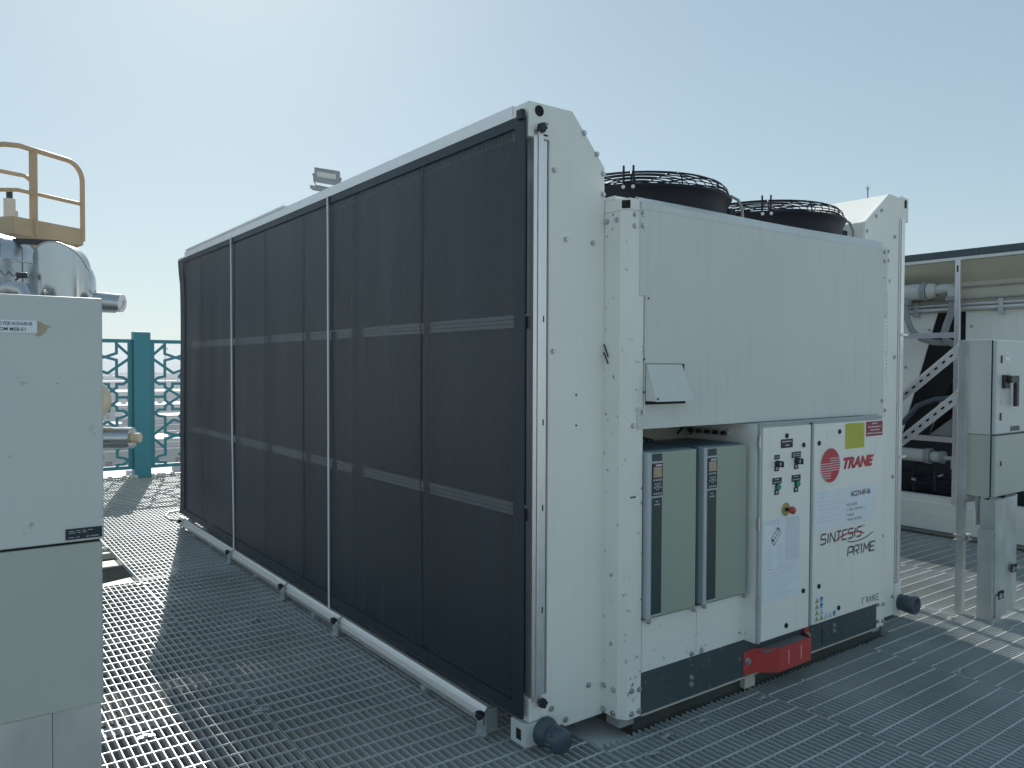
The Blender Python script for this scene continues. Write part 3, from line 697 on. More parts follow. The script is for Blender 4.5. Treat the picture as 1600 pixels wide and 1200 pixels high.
# fans
def fan(cx,cy,lab,DZ=-.038):
    f=MB()
    for i in range(6):
        a=i*PI/3
        for s_ in range(1):
            c0=Vector((cx,cy,2.30)); d=Vector((math.cos(a),math.sin(a),0)); t=Vector((-d.y,d.x,0))
            f.add([c0+d*.07-t*.03+Vector((0,0,.01)),c0+d*.40-t*.09+Vector((0,0,.035)),c0+d*.40+t*.09-Vector((0,0,.03)),c0+d*.07+t*.05-Vector((0,0,.02))],[(0,1,2,3)])
    f.lathe((cx,cy,0),[(0,2.40),(.07,2.395),(.09,2.36),(.09,2.24),(0,2.24)],20)
    f=f.build('fan','fanblack',ch); f['label']=lab
    h=MB().lathe((cx,cy,0),[(.475,2.186),(.462,2.20),(.446,2.26),(.446,2.315),(.462,2.350),(.470,2.362),(.455,2.366),(.425,2.34),(.418,2.25),(.418,2.19)],64)
    h.build('fan_housing','fanblack',f)
    g=MB()
    zs=lambda z:2.372+(z-2.372)*.78
    rr=[(r,zs(z)) for r,z in [(.452,2.372),(.452,2.392),(.446,2.412),(.430,2.432),(.405,2.446),(.375,2.454),(.34,2.460),(.30,2.464),(.26,2.467),(.22,2.469),(.18,2.471),(.14,2.472),(.10,2.473),(.06,2.473)]]
    for r,z in rr:
        g.tube([(cx+r*math.cos(2*PI*i/48),cy+r*math.sin(2*PI*i/48),z) for i in range(48)],.0028,5,closed=True)
    for i in range(12):
        a=2*PI*i/12+.2
        g.tube([(cx+r*math.cos(a),cy+r*math.sin(a),z) for r,z in [(.455,2.360)]+rr[2:]],.0038,5)
    g.build('fan_guard','fanblack',f)
    # bracket with two upright pins on the near rim
    for dx in (-.022,.022):
        a=math.radians(220); px=cx+.455*math.cos(a)+dx*math.sin(-a)*-1; py=cy+.455*math.sin(a)-dx*math.cos(a)*-1*-1
        MB().box(px-.004,px+.004,py-.003,py+.003,2.360,2.446).build('guard_pin','fanblack',f)
        MB().cyl((px-.012,py-.010,2.345),(px-.02,py-.018,2.345),.009,8).build('guard_bolt','chrome',f)
    a=math.radians(-42); ca,sa=math.cos(a),math.sin(a)
    def q(r,z): return (cx+r*ca,cy+r*sa,z)
    MB().tube([q(.42,2.385),q(.47,2.395),q(.505,2.375),q(.525,2.33),q(.53,2.26),q(.52,2.19)],.0075,8).build('conduit','hose',f)
    MB().box(cx+.455*ca-.03,cx+.455*ca+.03,cy+.455*sa-.03,cy+.455*sa+.03,2.26,2.33,.01).build('terminal_box','fanblack',f)
    f.location.z+=DZ
fan(.965,.365,'left fan, half hidden by the tall white side panel')
fan(1.985,.365,'right fan with a grey conduit loop at its right')

# ------------------------------------------------------------------ second chiller, side panels off
c2=thing('chiller','second chiller at right with open side showing white pipes and dark compressor bay','chiller',(5.6,2.5,-.05))
A=5.537
MB().box(A,A+2.9,-.1,5.4,2.500,2.565,.004).build('top_edge','rail',c2)
MB().box(A-.01,A+.03,-.1,5.4,2.470,2.496).build('top_rail','aluy',c2)
# sloped inner roof and back wall with dark wedge opening
MB().prism([(A+.02,2.468),(A+.06,2.468),(A+.26,2.30),(A+.26,2.02),(A+.23,2.02),(A+.23,2.29)],'y',-.1,5.4).build('sloped_panel','ivory',c2)  # shade on this white underside is painted in with darker cream
wl=MB()
wl.prism([(-.1,2.019),(.87,2.019),(.87,.82),(-.1,.82)],'x',A+.24,A+.26)
wl.prism([(1.13,2.019),(5.4,2.019),(5.4,.82),(1.46,.82)],'x',A+.24,A+.26)
wl=wl.build('inner_wall','white',c2)
for p in ((1.20,1.86),(.82,1.88),(1.42,1.50),(.82,1.3)): put('bolt',ME_BOLT,wl,(A+.239,p[0],p[1]),(0,0,-PI/2))
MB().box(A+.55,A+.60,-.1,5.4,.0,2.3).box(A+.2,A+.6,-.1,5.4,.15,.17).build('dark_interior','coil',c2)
MB().prism([(.70,1.30),(.98,1.55),(.75,.84),(1.25,.84),(1.15,1.2)],'x',A+.38,A+.42).build('inner_shroud','steeld',c2)
MB().box(A,A+.10,-.1,5.4,.245,.30).box(A-.005,A+.12,-.1,5.4,.12,.245,.004).box(A-.012,A+.12,-.1,5.4,-.012,.118,.004).build('base_beam','white',c2)
MB().box(A+.01,A+.6,-.1,5.4,-.05,-.013).build('base_skid','steeld',c2)
for y in (.83,2.35,3.9): 
    MB().box(A-.030,A+.0,y-.022,y+.022,.26,2.469,.003).build('upright','alu',c2)
    MB().box(A-.034,A-.0305,y-.006,y+.006,2.36,2.42).build('upright_slot','hole',c2)
for z,y0 in ((1.80,.85),(.845,.85)): 
    MB().box(A-.02,A+.01,y0+.01,2.32,z-.03,z+.02).build('cross_bar','alu',c2)
MB().box(A-.02,A+.05,-.05,.80,.80,.86).build('cross_bar','alu',c2)
MB().cyl((A+.19,-.05,2.045),(A+.19,5.3,2.045),.018,10).cyl((A+.19,-.05,2.085),(A+.19,5.3,2.085),.012,10).build('conduit_pair','alu',c2)
for y in (.55,1.30,2.1): MB().box(A+.16,A+.23,y-.018,y+.018,1.98,2.12,.003).build('pipe_clamp','galv',c2)
MB().box(A+.2,A+.235,-.1,5.4,2.24,2.25).box(A+.2,A+.235,-.1,5.4,2.13,2.14).build('ledge','steeld',c2)
pp=MB().cyl((A+.10,1.15,2.22),(A+.10,4.5,2.22),.075,22)
pp.tube([(A+.10,1.15,2.22),(A+.10,1.06,2.225),(A+.10,1.0,2.235),(A+.10,.945,2.225),(A+.10,.93,2.17),(A+.10,.93,2.13)],.042,12).lathe((A+.10,0,2.22),[(.075,1.145),(.07,1.10),(.05,1.07)],22,True,'y')
pp=pp.build('refrigerant_pipe','white_pipe',c2)
MB().cyl((A+.10,1.15,2.22),(A+.10,1.20,2.22),.088,22).build('pipe_coupling','hose',pp)
MB().cyl((A+.10,.93,2.155),(A+.10,.93,2.115),.058,16).build('pipe_coupling','hose',pp)
MB().cyl((A+.10,1.36,2.16),(A+.10,1.36,2.10),.055,16).build('pipe_coupling','hose',pp)
MB().tube([(A+.10,.93,2.11),(A+.10,.94,2.0),(A+.10,.975,1.90),(A+.10,1.0,1.81),(A+.10,.97,1.74),(A+.10,.91,1.715),(A+.12,.83,1.72)],.032,10).build('hose','hose',c2)
MB().tube([(A+.10,1.36,2.10),(A+.10,1.35,1.98),(A+.10,1.30,1.86),(A+.10,1.21,1.77),(A+.12,1.10,1.735),(A+.16,1.0,1.73)],.028,10).build('hose','hose',c2)
MB().tube([(A+.14,1.40,.95),(A+.14,1.25,1.13),(A+.16,1.10,1.20),(A+.22,.95,1.22)],.024,10).build('hose','pvc',c2)
lp_=MB().cyl((A+.12,1.10,.66),(A+.12,4.5,.66),.062,20).cyl((A+.12,1.02,.66),(A+.12,1.10,.66),.05,16).cyl((A+.12,.90,.655),(A+.12,1.02,.655),.02,10).cyl((A+.12,.91,.56),(A+.12,.91,.66),.018,10)
lp_=lp_.build('refrigerant_pipe','white_pipe',c2)
MB().cyl((A+.12,1.10,.66),(A+.12,1.155,.66),.074,20).cyl((A+.12,.985,.66),(A+.12,1.02,.66),.058,16).build('pipe_coupling','hose',lp_)
cp=MB().tube([(A+.18,1.30,.30),(A+.18,1.30,.54),(A+.18,1.27,.57),(A+.18,1.13,.57),(A+.18,1.10,.54),(A+.18,1.10,.32)],.014,8).tube([(A+.2,1.45,.40),(A+.2,1.2,.38),(A+.22,1.0,.42),(A+.22,.85,.40)],.016,8).cyl((A+.35,1.4,.34),(A+.35,.9,.34),.10,18).cyl((A+.30,1.22,.36),(A+.26,1.22,.36),.07,16).tube([(A+.2,1.5,.50),(A+.25,1.2,.47),(A+.22,.9,.49)],.012,8)
cp.build('compressor','fanblack',c2)
MB().cyl((A+.17,1.06,.47),(A+.17,1.02,.49),.012,8).cyl((A+.17,1.31,.42),(A+.17,1.27,.41),.014,8).box(A+.16,A+.18,1.36,1.42,.60,.61).build('valve','chrome',c2)

# ------------------------------------------------------------------ right electrical enclosure on its stand
rc=thing('electrical_enclosure','grey two-part enclosure with black lever handle on a galvanised stand right of the chiller','enclosure',(3.6,-.25,GZ))
ub=MB().box(3.395,4.05,-.322,-.135,1.078,1.676,.003).build('upper_box','box',rc)
ud=MB().box(3.402,4.05,-.352,-.326,1.082,1.673,.006).build('upper_door','box',ub)
MB().box(3.399,4.04,-.3258,-.3222,1.081,1.672).build('seal','hole',ub)
lb=MB().box(3.398,4.05,-.322,-.135,.684,1.0755,.003).build('lower_box','boxlow',rc)
MB().box(3.405,4.05,-.352,-.326,.688,1.072,.006).build('lower_door','boxlow',lb)
MB().box(3.402,4.04,-.3258,-.3222,.687,1.072).build('seal','hole',lb)
for z in (1.553,1.192): MB().box(3.455,3.475,-.357,-.3525,z-.024,z+.024,.002).build('door_lock','black',ud)
hn=MB().box(3.475,3.545,-.375,-.3525,1.37,1.455,.006).box(3.500,3.62,-.400,-.3755,1.405,1.450,.006).box(3.580,3.62,-.400,-.3755,1.255,1.404,.006)
hn.build('lever_handle','black',ud)
lbl=MB().box(3.515,3.59,-.3545,-.3525,1.545,1.592).build('door_label','paper',ud)
mb=MB(); words(mb,3.522,3.583,1.582,.003,-.3548,seed=5); words(mb,3.528,3.575,1.573,.003,-.3548,seed=6); mb.build('print','greyink',lbl)
MB().box(3.615,3.75,-.3545,-.3525,1.095,1.125).build('rating_plate','greyink',ud)
MB().box(3.475,3.483,-.357,-.3525,.88,.91).build('door_lock','black',lb)
st=MB()
st.box(3.297,3.340,-.215,-.172,GZ+.001,1.672)     # slotted upright channel
st.box(3.297,3.340,.52,.563,GZ+.001,1.25)
st.box(3.341,4.05,-.205,-.18,.640,.680)
st=st.build('stand_upright','galv',rc)
bz=MB()
def brace(y0,z0,y1,z1):
    b=MB(); b.obox((3.318,y0,z0),(3.318,y1,z1),.004,.062).obox((3.318+.0,y0,z0+.034),(3.318,y1,z1+.034),.040,.004)
    b=b.build('slotted_brace','alutop',rc)
    h=MB(); n=15; d=Vector((0,y1-y0,z1-z0))
    for i in range(1,n):
        c=Vector((3.3148,y0,z0))+d*(i/n); e=d.normalized()*.012
        h.obox(c-e,c+e,.002,.012)
    h.build('slot','hole',b)
brace(-.165,1.615,.54,1.00); brace(-.165,1.320,.54,.70)
MB().box(3.285,3.40,-.225,-.16,.40,.408).box(3.285,3.40,-.225,-.16,.432,.440).cyl((3.35,-.228,.42),(3.35,-.15,.42),.010,8).build('clamp_plate','galv',rc)
# cladding channels round the cables
def channel(x0,x1,y0,y1,z0,z1,lean=0):
    b=MB()
    def q(x,y,z): return (x+lean*(z-z0),y,z)
    b.add([q(x0,y1,z0),q(x0,y0,z0),q(x1,y0,z0),q(x1,y1,z0),q(x0,y1,z1),q(x0,y0,z1),q(x1,y0,z1),q(x1,y1,z1),
           q(x0+.003,y1,z0),q(x0+.003,y0+.003,z0),q(x1-.003,y0+.003,z0),q(x1-.003,y1,z0),q(x0+.003,y1,z1),q(x0+.003,y0+.003,z1),q(x1-.003,y0+.003,z1),q(x1-.003,y1,z1)],
          [(0,1,5,4),(1,2,6,5),(2,3,7,6),(8,9,13,12),(9,10,14,13),(10,11,15,14),(4,5,13,12),(5,6,14,13),(6,7,15,14)])
    return b
channel(3.300,3.44,-.385,-.300,GZ+.001,.50).build('cable_cladding','galv',rc)
channel(3.330,3.47,-.392,-.305,.10,.682,-.03).build('cable_cladding','galv',rc)
channel(3.475,3.67,-.380,-.31,.06,.682,-.01).build('cable_cladding','galv',rc)
MB().box(3.345,3.50,-.394,-.387,GZ+.02,.085).build('cable_cladding','galv',rc)
MB().box(3.68,3.72,-.36,-.32,GZ+.001,.682).build('stand_leg','galv',rc)
for x,z in ((3.415,.085),(3.60,.225)): 
    MB().box(x-.038,x+.038,-.3965,-.3935,z-.025,z+.025).build('slot','hole',rc)
    MB().cyl((x-.01,-.42,z),(x-.01,-.39,z),.006,8).box(x-.03,x+.005,-.399,-.3965,z-.018,z+.012).cyl((x+.0,-.405,z+.004),(x+.05,-.405,z+.004),.004,6).build('cladding_bolt','chrome',rc)
MB().tube([(3.42,-.27,.685),(3.425,-.28,.62),(3.44,-.285,.58),(3.45,-.29,.53),(3.42,-.30,.51)],.006,6).build('earth_wire','paper',rc)
cbm=MB()
for i in range(4): cbm.tube([(3.40+.02*i,-.25,.685),(3.40+.02*i,-.25,.50)],.009,6)
cbm.build('cable_bundle','red',rc) if False else cbm.build('cable_bundle','hose',rc)

# ------------------------------------------------------------------ left electrical enclosure near the camera
lc=thing('electrical_enclosure','grey two-part enclosure close by at the left, with a white feeder label and rust stain','enclosure',(-1.9,-.15,GZ))
XL,XR,YF=-2.22,-1.574,-.253
ub=MB().box(XL,XR,YF,YF+.21,1.052,1.668,.004).build('upper_box','box',lc)
lb=MB().box(XL+.002,XR-.003,YF+.004,YF+.21,.627,1.0455,.004).build('lower_box','boxlow',lc)
MB().box(XL+.006,XR-.008,YF+.010,YF+.2,1.0456,1.0519).build('seal','hole',lc)
fl=MB().box(-1.90,-1.7175,YF-.0020,YF-.0004,1.5755,1.6055).build('feeder_label','paper',ub)
text('label_lettering','FEED FOR ACCH-RF-05',-1.8060,-1.7275,1.5930,1.6015,YF-.0025,'ink',fl,bold=.012)
text('label_lettering','FROM MSB-E1',-1.8065,-1.7415,1.5795,1.5880,YF-.0025,'ink',fl,bold=.012)
rs=MB().prism([(-1.7205,1.570),(-1.7205,1.606),(-1.708,1.602),(-1.700,1.596),(-1.690,1.594),(-1.6885,1.592),(-1.696,1.588),(-1.700,1.578),(-1.708,1.570),(-1.715,1.567)],'y',YF-.0012,YF-.0004).build('rust_stain','rust',ub)
ns=MB().box(-1.661,-1.579,YF-.0020,YF-.0004,1.0585,1.086).build('dark_name_plate','hem',ub)
mb=MB(); words(mb,-1.654,-1.60,1.080,.0012,YF-.0024,seed=41); words(mb,-1.654,-1.61,1.0755,.0012,YF-.0024,seed=42); words(mb,-1.615,-1.583,1.0640,.0018,YF-.0024,seed=43); words(mb,-1.654,-1.63,1.0640,.0012,YF-.0024,seed=44)
mb.build('print','print',ns)
put('rivet',ME_RIVET,ub,(-1.675,YF-.0005,1.452)).scale=(.35,1,.35)
for z,x in ((.45,0),): 
    MB().box(XL+.01,-1.6932,YF+.008,YF+.20,GZ+.001,.6265).box(-1.6915,XR-.008,YF+.012,YF+.20,GZ+.001,.6265).build('base_cladding','galv',lc)

# ------------------------------------------------------------------ fence
FYN=9.36
fe=thing('fence','turquoise metal fence with cut-out star lattice panels at the roof edge','fence',(.39,FYN,GZ))
def post_(x): return MB().box(x-.107,x+.107,FYN-.09,FYN+.09,GZ+.001,1.948,.004).build('fence_post','teal',fe)
post_(.393); post_(-2.0); post_(2.79)
def lattice(x0,x1,mirror):
    lp=MB()
    t=.010
    lp.box(x0,x1,FYN-.02,FYN+.02,1.795,1.845).box(x0,x1,FYN-.02,FYN+.02,.045,.095)
    lp.box(x0,x0+.06,FYN-.018,FYN+.018,.096,1.794).box(x1-.06,x1,FYN-.018,FYN+.018,.096,1.794)
    # traced stroke pattern in crop pixels, tile of half width 232, mirrored
    def T(px,py): return ((px-360)/232*.515, 1.82-(py-150)/ (1080-150)*1.75)
    base=[[(425,150),(425,240),(490,268),(592,305)],[(592,225),(490,268),(425,290),(425,410),(388,418),(362,440),(388,465),(425,465),(425,490),(515,562)],
      [(360,245),(425,172)],[(350,275),(475,385),(592,335)],[(530,150),(592,300)],[(592,270),(510,412),(592,495)],
      [(350,440),(372,440)],[(592,465),(470,465),(470,490),(425,535),(425,562)],[(350,562),(425,562)]]
    low=[[(x,y+588) for x,y in st] for st in ([(425,386),(425,410),(388,418),(362,440),(388,465),(425,465),(425,492)],[(592,350),(510,412),(592,495)],[(350,440),(372,440)])]
    q=0; y=FYN-.006
    span=.515*2
    nt=3
    for k in range(nt):
        for mx in (0,1):
            for my in (0,1,2):
                for st in (base if my<2 else low):
                    pts=[]
                    for px,py in st:
                        u,z=T(px,py)
                        if my==1: z=2*T(0,562)[1]-z
                        u2=u if not mx else span-u
                        uu=k*span+u2
                        x=(x0+.055+uu) if not mirror else (x1-.055-uu)
                        pts.append((x,z))
                    if all(x0+.004<p[0]<x1-.004 for p in pts):
                        q+=1; lp.stroke(pts,.037,y-(q%23)*.00035,.010)
    return lp.build('lattice_panel','teal',fe)
lattice(.503,2.68,False); lattice(-1.89,.283,True)
cbk=MB()
for i,x in enumerate((.16,.24,.30,.52,.60,.66,.78,-.02)): cbk.cyl((x,FYN-.12,GZ+.02),(x,FYN-.05,GZ+.02),.028,10)
cbk.cyl((-1.5,FYN-.02,GZ+.012),(2.6,FYN-.02,GZ+.012),.012,8).build('base_clamps','galv',fe)
# walkway edge kerb
o=MB().box(-8,16,FYN+.12,FYN+.30,-1.05,GZ-.02).build('roof_edge_kerb','bgrey'); tag(o,kind='structure')

# ------------------------------------------------------------------ insulated vessel group and yellow platform at left
CAMP=Vector((-1.91966019,-2.4852787,1.5))
RR=Matrix(((0.8049626217087072,0.010668179323850339,-0.5932296078263111),(-0.593312692566492,0.021048787319432088,-0.804696835703907),(0.003902113702101912,0.9997215304785105,0.023273053223854867)))
FOC=1223.3625791236218
def P(px,py,d): return CAMP+RR@Vector(((px-800)/FOC*d,(600-py)/FOC*d,-d))
FW=Vector((.593,.805,0)).normalized(); RT=Vector((.805,-.593,0)).normalized()
vs_=thing('insulated_vessel','silver clad pipe vessel behind the near left enclosure','vessel',(-1.3,7.6,GZ))
c=Vector((-1.52,8.1,0))
MB().lathe((c.x,c.y,0),[(.62,GZ-.9),(.62,2.62),(.60,2.76),(.52,2.86),(.40,2.92),(0,2.96)],40).build('vessel_shell','foil2',vs_)
for z in (2.62,2.2,1.7,1.2): MB().lathe((c.x,c.y,0),[(.622,z-.012),(.630,z),(.622,z+.012)],40).build('cladding_seam','foil',vs_)
for a_ in (-2.2,-1.75,-1.3,-.9,-.5):
    MB().tube([(c.x+.623*math.cos(a_),c.y+.623*math.sin(a_),z) for z in (.2,1.2,2.0,2.60)]+[(c.x+.60*math.cos(a_+.03),c.y+.60*math.sin(a_+.03),2.77),(c.x+.50*math.cos(a_+.08),c.y+.50*math.sin(a_+.08),2.88)],.005,5).build('lap_seam','lamp',vs_)
sc0=MB()
for k in range(22):
    a0=-PI+k*PI/22; sc0.tube([(c.x+.626*math.cos(a0+t*PI/22/5),c.y+.626*math.sin(a0+t*PI/22/5),2.50-.05*math.sin(PI*t/5)) for t in range(6)],.004,4)
sc0.build('scalloped_seam','lamp',vs_)
e0=P(-10,462,8.1); MB().tube([e0,P(18,448,8.0),P(38,452,7.95),P(46,470,7.9)],.07,14).build('branch_elbow','foil2',vs_)
# arched elbow cover
n=18; prof=[]
cov=MB(); cc=Vector((-.80,7.20,0)); hwid=.285
arc=[(math.cos(PI*i/n)*hwid, 2.50+math.sin(PI*i/n)*.285) for i in range(n+1)]
arc=[(hwid,1.6)]+arc+[(-hwid,1.6)]
r_=.285; nu,nv=20,14; V=[]; F=[]
for j in range(nv+1):
    for i in range(nu+1):
        u=-r_+2*r_*i/nu; top=2.50+math.sqrt(max(0,r_*r_-u*u)); z=1.6+(top-1.6)*j/nv
        V.append(cc+RT*u-FW*(math.sqrt(max(0,r_*r_-u*u))*.75)+Vector((0,0,z)))
for j in range(nv):
    for i in range(nu): a_=j*(nu+1)+i; F.append((a_,a_+1,a_+nu+2,a_+nu+1))
cov.add(V,F,True)
V=[cc+RT*(r_*math.cos(PI*i/18))-FW*(r_*math.sin(PI*i/18)*.75)+Vector((0,0,2.50+r_*math.sin(PI*i/18))) for i in range(19)]
V2_=[cc+RT*(r_*math.cos(PI*i/18))+FW*.04+Vector((0,0,2.50+r_*math.sin(PI*i/18))) for i in range(19)]
cov.add(V+V2_,[(i,i+1,i+20,i+19) for i in range(18)],True)
cov=cov.build('elbow_cover','foil',vs_)
MB().tube(V,.008,6).build('cover_rim','foil2',vs_)
# rear domed pipe
dc=Vector((-.50,7.85,0))-RT*.17
MB().lathe((dc.x,dc.y,0),[(.27,1.2),(.27,2.45),(.262,2.52),(.235,2.60),(.18,2.665),(.10,2.70),(0,2.71)],30).build('pipe_bend','foil',vs_)
sc_=MB()
for k in range(14):
    a0=-PI+ k*2*PI/14; pts=[(dc.x+.273*math.cos(a0+t*2*PI/14/6),dc.y+.273*math.sin(a0+t*2*PI/14/6),2.36-.045*math.sin(PI*t/6)) for t in range(7)]
    sc_.tube(pts,.004,4)
sc_.build('scalloped_seam','lamp',vs_)
MB().box(-1.55,-1.35,7.45,7.55,2.98,3.0).build('valve_bracket','black',vs_) if False else None
# small gauge and wire
g=P(34,430,8.2); MB().box(g.x-.05,g.x+.05,g.y-.02,g.y+.02,g.z-.03,g.z+.03,.01).tube([g,g+Vector((-.06,0,-.06)),g+Vector((-.12,0,-.10))],.010,6).build('gauge','black',vs_)
# horizontal insulated branches
pb=MB(); a=P(150,470,8.4); b=P(191,474,8.4); pb.cyl(a,b,.095,24); pb=pb.build('branch_pipe','foil',vs_)
MB().tube([P(150,486,8.3),P(180,487,8.3),P(192,480,8.3),P(194,470,8.35)],.012,8).build('tracing_cable','galv',vs_)
v2=thing('insulated_pipe','silver clad horizontal pipe with beige end cap in front of the fence post','pipe',tuple(P(190,684,9.2)))
a=P(60,684,9.2); b=P(207,684,9.2); MB().cyl(a,b,.125,28).build('cladding','foil',v2)
MB().cyl(b,P(219,684,9.2),.058,14).build('end_cap','beigecap',v2)
MB().tube([P(60,701,9.1),P(195,701,9.1),P(210,697,9.15)],.010,8).build('tracing_cable','galv',v2)
MB().cyl(P(120,684,9.2),Vector((P(120,684,9.2).x,P(120,684,9.2).y,GZ-.9)),.05,12).build('pipe_support','galv',v2)
v3=thing('insulation_drum','round beige clad flange end seen past the left enclosure edge','flange',tuple(P(140,626,9.1)))
MB().lathe(tuple(P(138,626,9.1)),[(0,-.05),(.18,-.05),(.24,-.02),(.255,.06),(.255,.4)],28,True,'y').build('flange_cover','beigecap',v3)
cpos=P(138,626,9.1); MB().cyl(cpos+Vector((0,.2,-.2)),Vector((cpos.x,cpos.y+.2,GZ-.9)),.06,12).build('flange_support','galv',v3)

yp=thing('access_platform','sand yellow platform with rounded guard rails above the silver vessel','platform',(-1.2,8.2,GZ))
z0=3.06
A0=P(-120,0,9.2); A1=P(18,0,8.9); A2=P(126,0,9.75); A3=P(50,0,11.2); A4=P(-120,0,11.2)
def at(v,z): return Vector((v.x,v.y,z))
def lerp(a,b,t): return a+(b-a)*t
tb=MB()
ring=[A0,A1,A2,A3,A4]
for a,b in zip(ring[:-1],ring[1:]): tb.obox(at(a,z0+.03),at(b,z0+.03),.012,.20)
tb.build('toe_board','sand',yp)
dk=MB(); dk.add([at(v,z0-.060) for v in ring]+[at(v,z0-.035) for v in ring],[(0,1,2,3,4),(9,8,7,6,5)]+[(i,(i+1)%5,(i+1)%5+5,i+5) for i in range(5)])
dk.build('deck_plate','sand',yp)
# front rail with rounded end at A2
def arcpts(p,q,r,zt,n=7):
    """rail along p->q at height zt turning down at q"""
    d=(at(q,0)-at(p,0)).normalized(); out=[]
    e=at(q,0)-d*r
    for i in range(n+1):
        a=PI/2*i/n; v=e+d*r*math.sin(a); out.append(Vector((v.x,v.y,zt-r+r*math.cos(a))))
    return out
r1=[at(A0,4.02),at(lerp(A0,A1,.7),4.02),at(lerp(A0,A1,.9),4.015),at(lerp(A1,A2,.08),4.01)]+arcpts(A1,A2,.22,4.0)+[at(A2,z0-.02)]
MB().tube(r1,.030,10).build('guard_rail','sand',yp)
MB().tube([at(A0,3.50),at(lerp(A0,A1,.85),3.50),at(lerp(A1,A2,.05),3.50),at(A2,3.50)],.024,8).build('mid_rail','sand',yp)
q_=lerp(A1,A2,.27); MB().obox(at(q_,z0-.05),at(q_,4.0),.085,.03,up=tuple(FW)).build('rail_post','sand',yp)
r2=[at(A4,4.42),at(lerp(A4,A3,.6),4.30)]+arcpts(A4,A3,.22,4.22)+[at(A3,z0)]
MB().tube(r2,.030,10).build('guard_rail','sand',yp)
MB().tube([at(A4,3.62),at(A3,3.55)],.024,8).build('mid_rail','sand',yp)
leg=lerp(A1,A2,.5); 
for v in (lerp(A0,A1,.1),lerp(A4,A3,.3)): MB().obox(at(v,-1.05),at(v,z0-.06),.10,.10,up=tuple(FW)).build('platform_leg','sand',yp)
MB().obox(P(8,376,8.6),P(93,380,8.6),.04,.06).build('support_bracket','black',yp)
vp=P(15,328,9.6); vv=thing('air_vent_valve','white capped vent pipe standing on the platform','valve',(vp.x,vp.y,z0-.04))
MB().cyl((vp.x,vp.y,z0-.035),(vp.x,vp.y,z0+.46),.065,16).cyl((vp.x+.06,vp.y,z0),(vp.x+.06,vp.y,z0+.32),.03,12).build('vent_pipe','white_pipe',vv)
MB().cyl((vp.x,vp.y,z0+.46),(vp.x,vp.y,z0+.58),.035,12).build('vent_cap','black',vv)

# ------------------------------------------------------------------ floodlight behind the chiller, lightning rod, cable
fc=P(511,276,9.0)
fl=thing('floodlight','grey LED floodlight on a pole behind the chiller roof','floodlight',(fc.x,fc.y,GZ))
fcz=fc.z
def L(u,w,z): # local frame of the lamp facing camera side
    tilt=-.10
    v=fc+RT*u-FW*w+Vector((0,0,z-u*.16)); return v
def slab(u0,u1,w0,w1,za,zb):
    b=MB(); b.add([L(u0,w0,za),L(u1,w0,za),L(u1,w1,za),L(u0,w1,za),L(u0,w0,zb),L(u1,w0,zb),L(u1,w1,zb),L(u0,w1,zb)],[(0,3,2,1),(4,5,6,7),(0,1,5,4),(1,2,6,5),(2,3,7,6),(3,0,4,7)]); return b
slab(-.142,.142,-.05,.02,-.078,.085).build('lamp_housing','lamp',fl,.006)
slab(-.118,.118,.0205,.030,-.035,.050).build('lamp_bezel','steeld',fl,.004)
slab(-.108,.108,.0305,.034,-.022,.035).build('lamp_glass','lens',fl)
for s_ in (-1,1): slab(s_*.158-.008,s_*.158+.008,-.02,.01,-.015,.012).build('pivot_bolt','lamp',fl)
MB().tube([L(-.152,-.01,0),L(-.154,-.01,-.07),L(-.13,-.01,-.12),L(.06,-.01,-.125),L(.13,-.01,-.11),L(.152,-.01,-.02)],.008,6).build('lamp_bracket','lamp',fl)
slab(-.19,.06,-.10,.02,-.165,-.130).build('mounting_plate','lamp',fl)
pb_=L(.04,-.05,-.15); MB().cyl((pb_.x,pb_.y,GZ),(pb_.x,pb_.y,pb_.z),.03,12).build('pole','galv',fl)
lr=P(1356,290,12.5); lo=thing('lightning_rod','thin lightning rod with forked tip beyond the right fan','lightning rod',(lr.x,lr.y,GZ))
MB().cyl((lr.x,lr.y,GZ),(lr.x,lr.y,lr.z-.03),.011,8).cyl((lr.x,lr.y,lr.z-.03),(lr.x,lr.y,lr.z+.03),.006,6,r1=.001).build('mast','lamp',lo)
MB().tube([(lr.x,lr.y,lr.z-.08)]+[tuple(Vector((lr.x,lr.y,lr.z-.08))+RT*.035+Vector((0,0,.06)))],.004,5).tube([(lr.x,lr.y,lr.z-.08)]+[tuple(Vector((lr.x,lr.y,lr.z-.08))-RT*.035+Vector((0,0,.06)))],.004,5).build('fork','lamp',lo)
o=MB().tube([(.20,5.70,GZ+.012),(.05,5.75,GZ+.010),(-.03,5.88,GZ+.010),(-.02,6.10,GZ+.010),(.05,6.28,GZ+.010),(.16,6.33,GZ+.010),(.24,6.2,GZ+.010),(.3,6.0,GZ+.01)],.010,8).build('cable','galv')
tag(o,'pale cable looped on the sunlit grating behind the far corner of the chiller','cable')

